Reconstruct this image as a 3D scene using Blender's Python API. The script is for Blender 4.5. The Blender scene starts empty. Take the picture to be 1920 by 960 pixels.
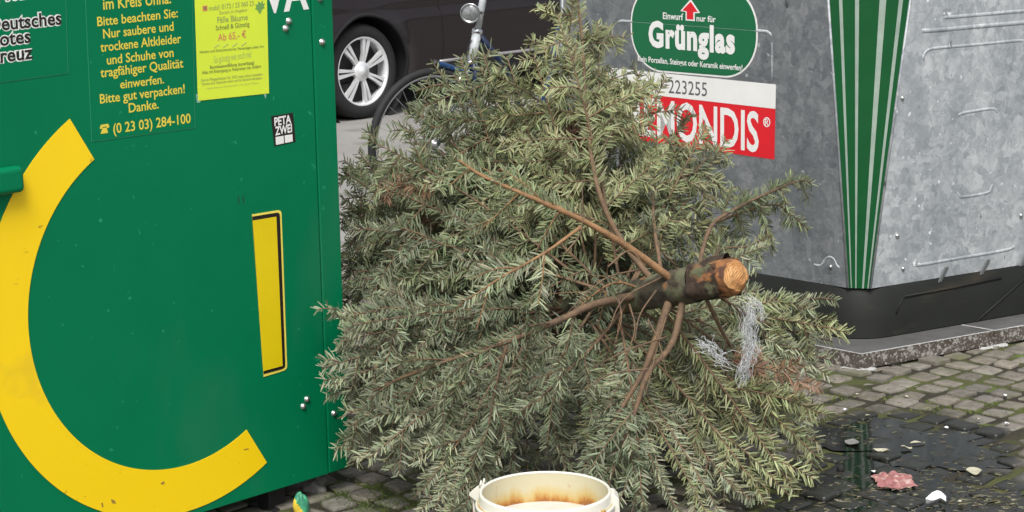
import bpy, bmesh, math, random
import numpy as np
from mathutils import Vector
random.seed(7); rng = np.random.default_rng(7)
SC = bpy.context.scene; COL = SC.collection
V = lambda *a: np.array(a, dtype=float)
R_ = math.radians
def unit(v): v = np.asarray(v, float); return v / np.linalg.norm(v)

# ------------------------------------------------------------------ camera, sky, sun, exposure
FPX, CAMH, PITCH, ROLL = 3900.0, 1.7, R_(11.3), R_(1.1)
fw = V(0, math.cos(PITCH), -math.sin(PITCH)); r0 = V(1, 0, 0); u0 = V(0, math.sin(PITCH), math.cos(PITCH))
rt = math.cos(ROLL)*r0 - math.sin(ROLL)*u0; up = math.cos(ROLL)*u0 + math.sin(ROLL)*r0
CAM = V(0, 0, CAMH)
cd = bpy.data.cameras.new('camera'); cam = bpy.data.objects.new('camera', cd); COL.objects.link(cam)
from mathutils import Matrix
cam.matrix_world = Matrix(((rt[0], up[0], -fw[0], 0), (rt[1], up[1], -fw[1], 0), (rt[2], up[2], -fw[2], CAMH), (0, 0, 0, 1)))
cd.sensor_width = 36; cd.lens = FPX*36/1920; cd.clip_end = 2000; cd.clip_start = .05
SC.camera = cam
w = bpy.data.worlds.new('World'); SC.world = w; w.use_nodes = True
nt = w.node_tree; bg = nt.nodes['Background']
sky = nt.nodes.new('ShaderNodeTexSky'); sky.sky_type = 'NISHITA'; sky.sun_disc = False
SUN_EL, SUN_AZ = R_(55), R_(186)       # azimuth clockwise from +Y
sky.sun_elevation = SUN_EL; sky.sun_rotation = SUN_AZ; sky.air_density = 1.0; sky.dust_density = 4.0; sky.ozone_density = 1.0
hs = nt.nodes.new('ShaderNodeHueSaturation'); hs.inputs['Saturation'].default_value = .3
nt.links.new(sky.outputs[0], hs.inputs['Color']); nt.links.new(hs.outputs[0], bg.inputs['Color'])
bg.inputs['Strength'].default_value = .118
sd = bpy.data.lights.new('sun', 'SUN'); sd.energy = 2.25; sd.angle = R_(24); sd.color = (1, .97, .93)
so = bpy.data.objects.new('sun', sd); COL.objects.link(so)
sv = V(math.sin(SUN_AZ)*math.cos(SUN_EL), math.cos(SUN_AZ)*math.cos(SUN_EL), math.sin(SUN_EL))
so.rotation_euler = Vector(sv).to_track_quat('Z', 'Y').to_euler(); so.location = tuple(sv*20)
SC.view_settings.view_transform = 'Standard'; SC.view_settings.look = 'None'; SC.view_settings.gamma = 1
SC.view_settings.exposure = 0.50
SC.cycles.max_bounces = 6; SC.cycles.diffuse_bounces = 2; SC.cycles.glossy_bounces = 3

# measuring helpers: where a sight line of the photograph meets a plane of the place
def ray(x, y): return fw + (x-960)/FPX*rt + (480-y)/FPX*up
def atz(x, y, z): d = ray(x, y); return CAM + d*((z-CAMH)/d[2])
def athor(x, y, hor): d = ray(x, y); return CAM + d*(hor/d[1])
class Plane:
    def __init__(s, P, u, n): s.P, s.u, s.n = np.array(P, float), unit(u), unit(n)
    def at(s, x, y, off=0.):
        d = ray(x, y); return CAM + d*(np.dot(s.P-CAM, s.n)/np.dot(d, s.n)) + s.n*off
    def uz(s, u, z, off=0.): return V(s.P[0], s.P[1], 0) + s.u*u + V(0, 0, z) + s.n*off
    def loc(s, x, y): q = s.at(x, y); return np.dot(q-s.P, s.u), q[2]

# ------------------------------------------------------------------ materials
def mat(name, base, rough=.5, metal=0., spec=.5, coat=0., var=None, vscale=8., bump=0., bscale=60., attr=None, c2=None, rvar=0., trans=0.):
    m = bpy.data.materials.new(name); m.use_nodes = True
    t = m.node_tree; b = t.nodes['Principled BSDF']; L = t.links.new
    b.inputs['Base Color'].default_value = (*base, 1); b.inputs['Roughness'].default_value = rough
    b.inputs['Metallic'].default_value = metal; b.inputs['Specular IOR Level'].default_value = spec
    b.inputs['Coat Weight'].default_value = coat; b.inputs['Coat Roughness'].default_value = .04
    tc = t.nodes.new('ShaderNodeTexCoord')
    if var is not None:
        n = t.nodes.new('ShaderNodeTexNoise'); n.inputs['Scale'].default_value = vscale; n.inputs['Detail'].default_value = 6; n.inputs['Roughness'].default_value = .65
        L(tc.outputs['Object'], n.inputs['Vector'])
        r = t.nodes.new('ShaderNodeValToRGB'); r.color_ramp.elements[0].position = .33; r.color_ramp.elements[1].position = .68
        cc = c2 if c2 is not None else tuple(x*(1-var) for x in base)
        r.color_ramp.elements[0].color = (*cc, 1); r.color_ramp.elements[1].color = (*base, 1)
        L(n.outputs['Fac'], r.inputs[0]); L(r.outputs[0], b.inputs['Base Color'])
        if rvar:
            q = t.nodes.new('ShaderNodeMath'); q.operation = 'MULTIPLY_ADD'; q.inputs[1].default_value = -rvar; q.inputs[2].default_value = rough+rvar*.5
            L(n.outputs['Fac'], q.inputs[0]); L(q.outputs[0], b.inputs['Roughness'])
    if attr:
        a = t.nodes.new('ShaderNodeAttribute'); a.attribute_name = attr
        L(a.outputs['Color'], b.inputs['Base Color'])
    if bump:
        n2 = t.nodes.new('ShaderNodeTexNoise'); n2.inputs['Scale'].default_value = bscale; n2.inputs['Detail'].default_value = 4
        L(tc.outputs['Object'], n2.inputs['Vector'])
        bp = t.nodes.new('ShaderNodeBump'); bp.inputs['Strength'].default_value = bump; bp.inputs['Distance'].default_value = .004
        L(n2.outputs['Fac'], bp.inputs['Height']); L(bp.outputs[0], b.inputs['Normal'])
    return m

def speck(m, col, scale, lo, hi, detail=3, stretch=None, rough=None):
    """add specks / stains of one colour over whatever feeds the base colour"""
    t = m.node_tree; b = t.nodes['Principled BSDF']; L = t.links.new
    tc = t.nodes.new('ShaderNodeTexCoord'); src = tc.outputs['Object']
    if stretch:
        mp = t.nodes.new('ShaderNodeMapping'); mp.inputs['Scale'].default_value = stretch; L(src, mp.inputs[0]); src = mp.outputs[0]
    n = t.nodes.new('ShaderNodeTexNoise'); n.inputs['Scale'].default_value = scale; n.inputs['Detail'].default_value = detail; L(src, n.inputs['Vector'])
    mr = t.nodes.new('ShaderNodeMapRange'); mr.inputs[1].default_value = lo; mr.inputs[2].default_value = hi; L(n.outputs['Fac'], mr.inputs[0])
    mx = t.nodes.new('ShaderNodeMix'); mx.data_type = 'RGBA'; L(mr.outputs[0], mx.inputs[0])
    if b.inputs['Base Color'].links: L(b.inputs['Base Color'].links[0].from_socket, mx.inputs[6])
    else: mx.inputs[6].default_value = b.inputs['Base Color'].default_value
    mx.inputs[7].default_value = (*col, 1); L(mx.outputs[2], b.inputs['Base Color'])
    return m

M = {}
M['green'] = speck(speck(mat('green_paint', (.001, .168, .068), .38, spec=.12, var=.10, vscale=2.2, bump=.04, bscale=14, rvar=.15), (.02, .27, .13), 42, .70, .76), (.04, .16, .085), 3, .62, 1.0, 8, (1, 1, .35))
M['green_edge'] = mat('green_film', (.012, .21, .095), .3)
M['yellow'] = speck(speck(mat('yellow_film', (.92, .63, .004), .4, var=.05, vscale=3, rvar=.1), (.45, .27, .02), 55, .70, .80, 2), (.62, .42, .03), 6, .60, .85, 7)
M['scuff'] = mat('brown_scuff', (.30, .19, .03), .7)
M['yellow2'] = mat('lemon_film', (.74, .56, .004), .4, var=.1, vscale=4)
M['yellow3'] = mat('pale_yellow_film', (.80, .66, .10), .4)
M['ytext'] = mat('yellow_print', (.72, .58, .06), .45)
M['black_print'] = mat('black_print', (.012, .008, .008), .45)
M['white_print'] = mat('white_print', (.80, .80, .78), .45, var=.06, vscale=10)
M['flyer'] = mat('neon_paper', (.66, .80, .045), .6, var=.07, vscale=5, bump=.03, bscale=8)
M['grey_print'] = mat('faded_print', (.30, .37, .10), .6)
M['dark_print'] = mat('dark_faded_print', (.16, .21, .06), .6)
M['pale_print'] = mat('pale_faded_print', (.42, .52, .12), .6)
M['pink_print'] = mat('pink_faded_print', (.62, .22, .10), .6)
M['red_print'] = mat('red_print', (.70, .012, .022), .4, var=.08, vscale=8)
M['logo_green'] = mat('green_sticker_film', (.004, .135, .05), .33, var=.1, vscale=5)
M['strip_green'] = mat('strip_green_paint', (.002, .075, .019), .5, spec=.2, var=.2, vscale=4)
M['strip_pale'] = mat('strip_pale_metal', (.30, .38, .32), .45, metal=.2, var=.25, vscale=14)
M['bolt'] = mat('bolt_metal', (.55, .56, .55), .28, metal=.9)
M['dark_metal'] = mat('dark_metal', (.03, .03, .032), .5, metal=.3)
M['plastic_black'] = speck(mat('black_plastic', (.020, .022, .020), .6, spec=.2, var=.3, vscale=4, bump=.1, bscale=40), (.06, .045, .03), 5, .55, .8, 7, (.5, .5, 2.5))
M['slab_top'] = mat('slab_top', (.10, .10, .098), .65, var=.45, vscale=7, bump=.15, bscale=60)  # base colour lowered to carry the shade lying on the slab tops
m = M['slab_side'] = mat('rusty_slab_edge', (.105, .09, .074), .85, var=.6, vscale=24, c2=(.05, .038, .03), bump=.5, bscale=90)
speck(m, (.34, .33, .31), 120, .56, .64, 3); speck(m, (.30, .29, .27), 40, .56, .64, 5)
M['slab_rim'] = mat('worn_slab_rim', (.5, .5, .49), .5, metal=.2, var=.4, vscale=30)
M['pad'] = mat('white_pad', (.50, .50, .48), .8, var=.45, vscale=25, bump=.6, bscale=50)
M['car'] = mat('dark_car_paint', (.010, .006, .007), .30, coat=.4, spec=.3)
M['rubber'] = mat('rubber', (.014, .014, .015), .75, var=.3, vscale=20)
M['alloy'] = mat('silver_alloy', (.82, .83, .84), .38, metal=.5)
M['well'] = mat('wheel_well', (.006, .006, .007), .9)
M['sill'] = mat('grey_sill', (.25, .24, .25), .3, coat=.6)
M['glass'] = mat('tinted_glass', (.01, .012, .013), .05, spec=.6)
M['lamp'] = mat('lamp_glass', (.34, .36, .36), .08, spec=.7, metal=.2, var=.55, vscale=45)
M['tail'] = mat('red_lens', (.4, .01, .01), .15)
M['chrome'] = mat('chrome', (.62, .63, .64), .18, metal=1.)
M['bike_white'] = speck(mat('chipped_white_paint', (.50, .53, .54), .35, var=.25, vscale=30), (.06, .05, .045), 45, .60, .66)
M['bike_blue'] = speck(mat('blue_bike_paint', (.012, .055, .16), .3, var=.4, vscale=25), (.35, .42, .5), 60, .66, .72)
M['bike_dark'] = mat('navy_bike_paint', (.008, .016, .05), .3)
M['saddle'] = mat('saddle_leather', (.02, .018, .017), .55)
M['bark'] = speck(speck(mat('fir_bark', (.10, .082, .055), .9, var=.8, vscale=34, bump=1., bscale=55), (.115, .12, .068), 16, .5, .62, 7), (.26, .12, .05), 17, .62, .68, 6)
M['barkdark'] = speck(speck(mat('stripped_bark', (.075, .046, .028), .9, var=.85, vscale=34, c2=(.012, .008, .006), bump=1., bscale=75), (.24, .105, .048), 13, .57, .68, 8), (.10, .105, .055), 17, .55, .64, 6)
M['cut'] = speck(mat('sawn_wood', (.62, .36, .15), .8, var=.5, vscale=26, c2=(.40, .17, .05), bump=.8, bscale=45), (.70, .50, .28), 18, .55, .65, 5)
M['cutring'] = mat('sawn_wood_ring', (.42, .20, .07), .85, var=.5, vscale=40, bump=.8, bscale=60)
M['cutrim'] = speck(mat('torn_wood', (.36, .155, .055), .85, var=.6, vscale=30, bump=1., bscale=40), (.08, .035, .02), 25, .55, .62)
M['wood'] = mat('twig_bark', (.20, .125, .07), .85, var=.55, vscale=40, c2=(.09, .06, .04), bump=.4, bscale=120)
M['wood2'] = mat('bare_twig_bark', (.34, .19, .09), .8, var=.5, vscale=30, bump=.4, bscale=100)
M['needle'] = mat('fir_needle', (.12, .13, .08), .55, spec=.35, attr='tint')
M['fibre'] = mat('white_fibre', (.72, .74, .76), .6)
M['bucket'] = speck(mat('white_pail_plastic', (.72, .70, .62), .38, var=.05, vscale=6), (.72, .52, .26), 9, .64, .80, 5)
M['leaf_pale'] = mat('pale_leaf', (.48, .46, .34), .6, var=.3, vscale=40)
M['paper_white'] = mat('white_scrap', (.80, .81, .82), .6)
M['tissue'] = speck(mat('pink_tissue', (.36, .175, .16), .85, var=.45, vscale=35, c2=(.30, .11, .11), bump=.6, bscale=60), (.50, .36, .32), 40, .55, .66)
M['stone'] = mat('grey_stone', (.24, .235, .225), .85, var=.4, vscale=30, bump=.4, bscale=60)
M['leaf_green'] = mat('green_leaf', (.06, .22, .04), .45, var=.6, vscale=45, c2=(.22, .42, .14))
M['toy_green'] = mat('mint_foil', (.07, .42, .20), .3, var=.85, vscale=55, c2=(.03, .13, .11))
M['toy_yellow'] = mat('yellow_foil', (.74, .55, .06), .35, var=.25, vscale=40)
M['grass'] = mat('joint_grass', (.075, .13, .025), .7, attr='tint')
M['litter'] = mat('needle_litter', (.3, .26, .16), .8, attr='tint')

# galvanised zinc: crystalline spangle with streaks
def zinc():
    m = mat('galvanised_zinc', (.45, .47, .49), .46, metal=.2)
    t = m.node_tree; b = t.nodes['Principled BSDF']; L = t.links.new
    tc = t.nodes.new('ShaderNodeTexCoord')
    n0 = t.nodes.new('ShaderNodeTexNoise'); n0.inputs['Scale'].default_value = 25; n0.inputs['Detail'].default_value = 3
    L(tc.outputs['Object'], n0.inputs['Vector'])
    va = t.nodes.new('ShaderNodeMix'); va.data_type = 'RGBA'; va.blend_type = 'LINEAR_LIGHT'; va.inputs[0].default_value = .035
    L(tc.outputs['Object'], va.inputs[6]); L(n0.outputs['Color'], va.inputs[7])
    def vor(sc):
        v = t.nodes.new('ShaderNodeTexVoronoi'); v.inputs['Scale'].default_value = sc; L(va.outputs[2], v.inputs['Vector'])
        s = t.nodes.new('ShaderNodeSeparateColor'); L(v.outputs['Color'], s.inputs[0]); return s.outputs[0]
    v1, v2 = vor(34), vor(80)
    ad = t.nodes.new('ShaderNodeMath'); ad.operation = 'MULTIPLY_ADD'; ad.inputs[1].default_value = .6; L(v1, ad.inputs[0])
    m2 = t.nodes.new('ShaderNodeMath'); m2.operation = 'MULTIPLY'; m2.inputs[1].default_value = .4; L(v2, m2.inputs[0]); L(m2.outputs[0], ad.inputs[2])
    n1 = t.nodes.new('ShaderNodeTexNoise'); n1.inputs['Scale'].default_value = 3.2; n1.inputs['Detail'].default_value = 8; n1.inputs['Roughness'].default_value = .7
    mp = t.nodes.new('ShaderNodeMapping'); mp.inputs['Scale'].default_value = (1.3, 1.3, .6); L(tc.outputs['Object'], mp.inputs[0]); L(mp.outputs[0], n1.inputs['Vector'])
    a2 = t.nodes.new('ShaderNodeMath'); a2.operation = 'MULTIPLY_ADD'; a2.inputs[1].default_value = 1.1; L(n1.outputs['Fac'], a2.inputs[0])
    m3 = t.nodes.new('ShaderNodeMath'); m3.operation = 'MULTIPLY'; m3.inputs[1].default_value = .42; L(ad.outputs[0], m3.inputs[0]); L(m3.outputs[0], a2.inputs[2])
    r = t.nodes.new('ShaderNodeValToRGB'); e = r.color_ramp.elements
    e[0].position = .42; e[0].color = (.222, .248, .267, 1); e[1].position = 1.0; e[1].color = (.52, .54, .555, 1)
    x = e.new(.72); x.color = (.345, .372, .392, 1)
    L(a2.outputs[0], r.inputs[0]); L(r.outputs[0], b.inputs['Base Color'])
    rr = t.nodes.new('ShaderNodeMapRange'); rr.inputs[3].default_value = .36; rr.inputs[4].default_value = .56; L(v1, rr.inputs[0]); L(rr.outputs[0], b.inputs['Roughness'])
    bp = t.nodes.new('ShaderNodeBump'); bp.inputs['Strength'].default_value = .12; bp.inputs['Distance'].default_value = .002
    L(n1.outputs['Fac'], bp.inputs['Height']); L(bp.outputs[0], b.inputs['Normal'])
    speck(m, (.78, .79, .80), 38, .68, .74, 4)
    speck(m, (.16, .165, .17), 30, .70, .76, 4, (1, 1, .5))
    return m
M['zinc'] = zinc()

# ------------------------------------------------------------------ mesh builder
class MB:
    def __init__(s): s.v = []; s.f = []; s.mi = []; s.n = 0; s.sm = []
    def add(s, vs, fs, mi=0, smooth=False):
        vs = np.asarray(vs, float).reshape(-1, 3); s.v.append(vs)
        for f in fs: s.f.append([i+s.n for i in f]); s.mi.append(mi); s.sm.append(smooth)
        s.n += len(vs)
    def frame_box(s, o, ax, ay, az, mi=0):
        """box from corner o along three edge vectors"""
        o, ax, ay, az = map(np.asarray, (o, ax, ay, az))
        vs = [o, o+ax, o+ax+ay, o+ay, o+az, o+ax+az, o+ax+ay+az, o+ay+az]
        fs = [(0,3,2,1), (4,5,6,7), (0,1,5,4), (1,2,6,5), (2,3,7,6), (3,0,4,7)]
        if np.dot(np.cross(ax, ay), az) < 0: fs = [f[::-1] for f in fs]
        s.add(vs, fs, mi)
    def prism(s, ring, vec, mi=0, smi=None):
        ring = [np.asarray(p, float) for p in ring]; n = len(ring); vec = np.asarray(vec, float)
        nn = sum(np.cross(ring[i]-ring[0], ring[(i+1) % n]-ring[0]) for i in range(n))
        if np.dot(nn, vec) < 0: ring = ring[::-1]
        vs = ring + [p+vec for p in ring]
        s.add(vs, [tuple(range(n))[::-1], tuple(range(n, 2*n))], mi)
        k = s.n-2*n
        for i in range(n):
            j = (i+1) % n; s.f.append([k+i, k+j, k+n+j, k+n+i]); s.mi.append(mi if smi is None else smi); s.sm.append(False)
    def tube(s, pts, rad, sides=8, mi=0, cap=True, flat=None):
        pts = np.asarray(pts, float); n = len(pts)
        rad = np.full(n, rad, float) if np.isscalar(rad) else np.asarray(rad, float)
        T = np.gradient(pts, axis=0); T /= np.linalg.norm(T, axis=1)[:, None]+1e-12
        a = V(0, 0, 1) if abs(T[0][2]) < .9 else V(1, 0, 0)
        if flat is not None: a = np.asarray(flat, float)
        vs = []; ang = np.arange(sides)*2*math.pi/sides
        for i in range(n):
            x = a-T[i]*np.dot(a, T[i]); x /= np.linalg.norm(x)+1e-12; a = x; y = np.cross(T[i], x)
            vs.append(pts[i]+rad[i]*(np.cos(ang)[:, None]*x+np.sin(ang)[:, None]*y))
        fs = [(i*sides+j, i*sides+(j+1) % sides, (i+1)*sides+(j+1) % sides, (i+1)*sides+j) for i in range(n-1) for j in range(sides)]
        if cap: fs += [tuple(range(sides))[::-1], tuple((n-1)*sides+j for j in range(sides))]
        s.add(np.concatenate(vs), fs, mi, True)
    def lathe(s, c, axis, prof, seg=40, mi=0, xdir=None, a0=0., a1=2*math.pi, mis=None, smooth=True):
        """prof: (radius, height along axis)"""
        axis = unit(axis); a = V(0, 0, 1) if abs(axis[2]) < .9 else V(1, 0, 0)
        x = unit(a-axis*np.dot(a, axis)) if xdir is None else unit(xdir); y = np.cross(axis, x)
        full = abs(a1-a0-2*math.pi) < 1e-6; m_ = seg if full else seg+1
        an = a0+(a1-a0)*np.arange(m_)/seg
        vs = [np.asarray(c)+axis*h+r*(np.cos(an)[:, None]*x+np.sin(an)[:, None]*y) for r, h in prof]
        k = s.n; s.add(np.concatenate(vs), [], mi)
        for i in range(len(prof)-1):
            for j in range(m_ if full else m_-1):
                j2 = (j+1) % m_
                s.f.append([k+i*m_+j, k+i*m_+j2, k+(i+1)*m_+j2, k+(i+1)*m_+j]); s.mi.append(mi if mis is None else mis[i]); s.sm.append(smooth)
    def grid(s, P, mi=0, smooth=True, keep=None):
        P = np.asarray(P); a, b = P.shape[:2]
        fs = [(i*b+j, i*b+j+1, (i+1)*b+j+1, (i+1)*b+j) for i in range(a-1) for j in range(b-1) if keep is None or keep[i, j]]
        s.add(P.reshape(-1, 3), fs, mi, smooth)
    def build(s, name, mats, parent=None, kind=None, bevel=0., bseg=2, merge=False):
        me = bpy.data.meshes.new(name); vs = np.concatenate(s.v) if s.v else np.zeros((0, 3))
        base = V(0, 0, 0); p = parent
        while p is not None: base = base + np.array(p.location); p = p.parent
        me.from_pydata((vs-base).tolist(), [], s.f)
        for m_ in (mats if isinstance(mats, (list, tuple)) else [mats]): me.materials.append(m_)
        me.polygons.foreach_set('material_index', s.mi); me.polygons.foreach_set('use_smooth', s.sm)
        if bevel or merge:
            bm = bmesh.new(); bm.from_mesh(me)
            if merge: bmesh.ops.remove_doubles(bm, verts=bm.verts, dist=1e-4)
            if bevel:
                bmesh.ops.recalc_face_normals(bm, faces=bm.faces)
                es = [e for e in bm.edges if len(e.link_faces) == 2 and e.calc_face_angle() > .5]
                bmesh.ops.bevel(bm, geom=es, offset=bevel, segments=bseg, affect='EDGES', profile=.5, clamp_overlap=True)
            bm.to_mesh(me); bm.free()
        o = bpy.data.objects.new(name, me); COL.objects.link(o)
        if parent is not None: o.parent = parent
        if kind: o['kind'] = kind
        return o
def thing(name, label, cat, loc, group=None):
    o = bpy.data.objects.new(name, None); o.empty_display_size = .1; COL.objects.link(o); o.location = tuple(loc)
    o['label'] = label; o['category'] = cat
    if group: o['group'] = group
    return o
def tag(o, label, cat, group=None):
    o['label'] = label; o['category'] = cat
    if group: o['group'] = group
    return o
def rebase(o, loc):
    """put a one-mesh thing's origin at loc"""
    loc = V(*loc); n = len(o.data.vertices); co = np.empty(n*3); o.data.vertices.foreach_get('co', co)
    o.data.vertices.foreach_set('co', (co.reshape(-1, 3)-loc).ravel()); o.location = tuple(loc); return o
def cat_rom(pts, n=8):
    pts = np.asarray(pts, float); out = []
    P = np.vstack([2*pts[0]-pts[1], pts, 2*pts[-1]-pts[-2]])
    for i in range(1, len(P)-2):
        for t in np.arange(n)/n:
            a, b, c, d = P[i-1], P[i], P[i+1], P[i+2]
            out.append(.5*((2*b)+(-a+c)*t+(2*a-5*b+4*c-d)*t*t+(-a+3*b-3*c+d)*t**3))
    out.append(pts[-1]); return np.array(out)

# lettering: built-in font turned to mesh and laid on a plane
def glyphs(body, bold=0., res=3, spacing=1.):
    c = bpy.data.curves.new('glyph', 'FONT'); c.body = body; c.resolution_u = res; c.offset = bold; c.space_character = spacing
    o = bpy.data.objects.new('glyph', c); COL.objects.link(o); bpy.context.view_layer.update()
    dg = bpy.context.evaluated_depsgraph_get(); me = bpy.data.meshes.new_from_object(o.evaluated_get(dg))
    vs = np.array([v.co[:] for v in me.vertices]); fs = [tuple(p.vertices) for p in me.polygons]
    bpy.data.objects.remove(o); bpy.data.curves.remove(c); bpy.data.meshes.remove(me)
    return vs, fs
CAPH = glyphs('H')[0][:, 1].max()
def write(mb, pl, body, bl, br, hpx, off, mi=0, bold=0., spacing=1.):
    bold *= .62
    vs, fs = glyphs(body, bold, spacing=spacing)
    a, b = pl.at(*bl), pl.at(*br); hv = pl.at(bl[0], bl[1]-hpx)-a; hv = V(0, 0, np.linalg.norm(hv))
    x0, x1 = vs[:, 0].min(), vs[:, 0].max()
    k = (vs[:, 0]-x0)/(x1-x0)
    P = a+k[:, None]*(b-a)+(vs[:, 1]/CAPH)[:, None]*hv+pl.n*off
    nrm = np.cross(P[fs[0][1]]-P[fs[0][0]], P[fs[0][2]]-P[fs[0][0]])
    if np.dot(nrm, pl.n) < 0: fs = [f[::-1] for f in fs]
    mb.add(P, fs, mi)
def sheet(mb, pl, pts, off, mi=0, th=.0012, smi=None):
    mb.prism([pl.at(x, y, off) for x, y in pts], pl.n*th, mi, smi)
def rounded(p, r, n=6):
    """polygon with rounded corners; r per corner"""
    p = [np.asarray(q, float) for q in p]; out = []
    for i, q in enumerate(p):
        ri = r[i] if isinstance(r, (list, tuple)) else r
        if ri <= 0: out.append(q); continue
        a, b = p[i-1], p[(i+1) % len(p)]; da, db = unit(a-q), unit(b-q); s, e = q+da*ri, q+db*ri
        for t in np.linspace(0, 1, n): out.append((1-t)**2*s+2*t*(1-t)*q+t*t*e)
    return out

# ================================================================== GROUND
mb = MB(); mb.add([(-90, -60, 0), (90, -60, 0), (90, 160, 0), (-90, 160, 0)], [(0, 1, 2, 3)])
M['asphalt'] = speck(speck(mat('pale_asphalt', (.27, .26, .245), .9, var=.25, vscale=1.5, bump=.3, bscale=90), (.30, .29, .27), 90, .60, .70), (.12, .115, .11), 3, .58, .75, 8)
mb.build('ground', M['asphalt'], kind='structure')
# bed of soil and moss under the setts
mj = M['joint'] = mat('joint_soil', (.030, .025, .014), .95, var=.5, vscale=14, bump=.6, bscale=80)
speck(mj, (.055, .062, .014), 5, .46, .58, 5); speck(mj, (.10, .14, .018), 7, .56, .66, 6)
PAV = (-2.6, 3.2, 2.9, 8.6)
mb = MB(); n = 60
gx, gy = np.meshgrid(np.linspace(PAV[0], PAV[1], n), np.linspace(PAV[2], PAV[3], n), indexing='ij')
mb.grid(np.dstack([gx, gy, np.full_like(gx, .0125)])); mb.build('paving_bed', mj, kind='structure')
# wet mask centres
W1, W2 = atz(1700, 835, .015), atz(1690, 945, .015)
def wet_setts():
    m = mat('granite_sett', (.20, .185, .16), .82, bump=.5, bscale=70)
    t = m.node_tree; b = t.nodes['Principled BSDF']; L = t.links.new
    a = t.nodes.new('ShaderNodeAttribute'); a.attribute_name = 'tint'
    tc = t.nodes.new('ShaderNodeTexCoord')
    n = t.nodes.new('ShaderNodeTexNoise'); n.inputs['Scale'].default_value = 38; n.inputs['Detail'].default_value = 7; L(tc.outputs['Object'], n.inputs['Vector'])
    mr = t.nodes.new('ShaderNodeMapRange'); mr.inputs[1].default_value = .3; mr.inputs[2].default_value = .7; mr.inputs[3].default_value = .7; mr.inputs[4].default_value = 1.2; L(n.outputs['Fac'], mr.inputs[0])
    mx = t.nodes.new('ShaderNodeMix'); mx.data_type = 'RGBA'; mx.blend_type = 'MULTIPLY'; mx.inputs[0].default_value = 1; L(a.outputs['Color'], mx.inputs[6]); L(mr.outputs[0], mx.inputs[7])
    L(mx.outputs[2], b.inputs['Base Color'])
    speck(m, (.09, .095, .04), 6, .55, .75, 7)
    dry = b.inputs['Base Color'].links[0].from_socket
    sp = t.nodes.new('ShaderNodeSeparateXYZ'); L(tc.outputs['Object'], sp.inputs[0])
    def ell(c, rx, ry):
        def ax(o, c0, r):
            q = t.nodes.new('ShaderNodeMath'); q.operation = 'SUBTRACT'; L(o, q.inputs[0]); q.inputs[1].default_value = c0
            q2 = t.nodes.new('ShaderNodeMath'); q2.operation = 'DIVIDE'; L(q.outputs[0], q2.inputs[0]); q2.inputs[1].default_value = r
            q3 = t.nodes.new('ShaderNodeMath'); q3.operation = 'POWER'; L(q2.outputs[0], q3.inputs[0]); q3.inputs[1].default_value = 2
            q4 = t.nodes.new('ShaderNodeMath'); q4.operation = 'MULTIPLY'; L(q2.outputs[0], q4.inputs[0]); L(q2.outputs[0], q4.inputs[1]); return q4.outputs[0]
        s = t.nodes.new('ShaderNodeMath'); s.operation = 'ADD'; L(ax(sp.outputs[0], c[0], rx), s.inputs[0]); L(ax(sp.outputs[1], c[1], ry), s.inputs[1]); return s.outputs[0]
    mn = t.nodes.new('ShaderNodeMath'); mn.operation = 'MINIMUM'; L(ell(W1, .32, .36), mn.inputs[0]); L(ell(W2, .44, .46), mn.inputs[1])
    n2 = t.nodes.new('ShaderNodeTexNoise'); n2.inputs['Scale'].default_value = 7; n2.inputs['Detail'].default_value = 5; L(tc.outputs['Object'], n2.inputs['Vector'])
    ad = t.nodes.new('ShaderNodeMath'); ad.operation = 'ADD'; L(mn.outputs[0], ad.inputs[0]); L(n2.outputs['Fac'], ad.inputs[1])
    k = t.nodes.new('ShaderNodeMapRange'); k.inputs[1].default_value = 1.75; k.inputs[2].default_value = 1.25; L(ad.outputs[0], k.inputs[0])
    mw = t.nodes.new('ShaderNodeMix'); mw.data_type = 'RGBA'; L(k.outputs[0], mw.inputs[0]); L(dry, mw.inputs[6]); mw.inputs[7].default_value = (.022, .023, .020, 1)
    L(mw.outputs[2], b.inputs['Base Color'])
    kr = t.nodes.new('ShaderNodeMapRange'); kr.inputs[3].default_value = .82; kr.inputs[4].default_value = .38; L(k.outputs[0], kr.inputs[0]); L(kr.outputs[0], b.inputs['Roughness'])
    return m
M['sett'] = wet_setts()
mb = MB(); cols = []; pitch = .099; ga = R_(44); ca, sa = math.cos(ga), math.sin(ga)
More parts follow.
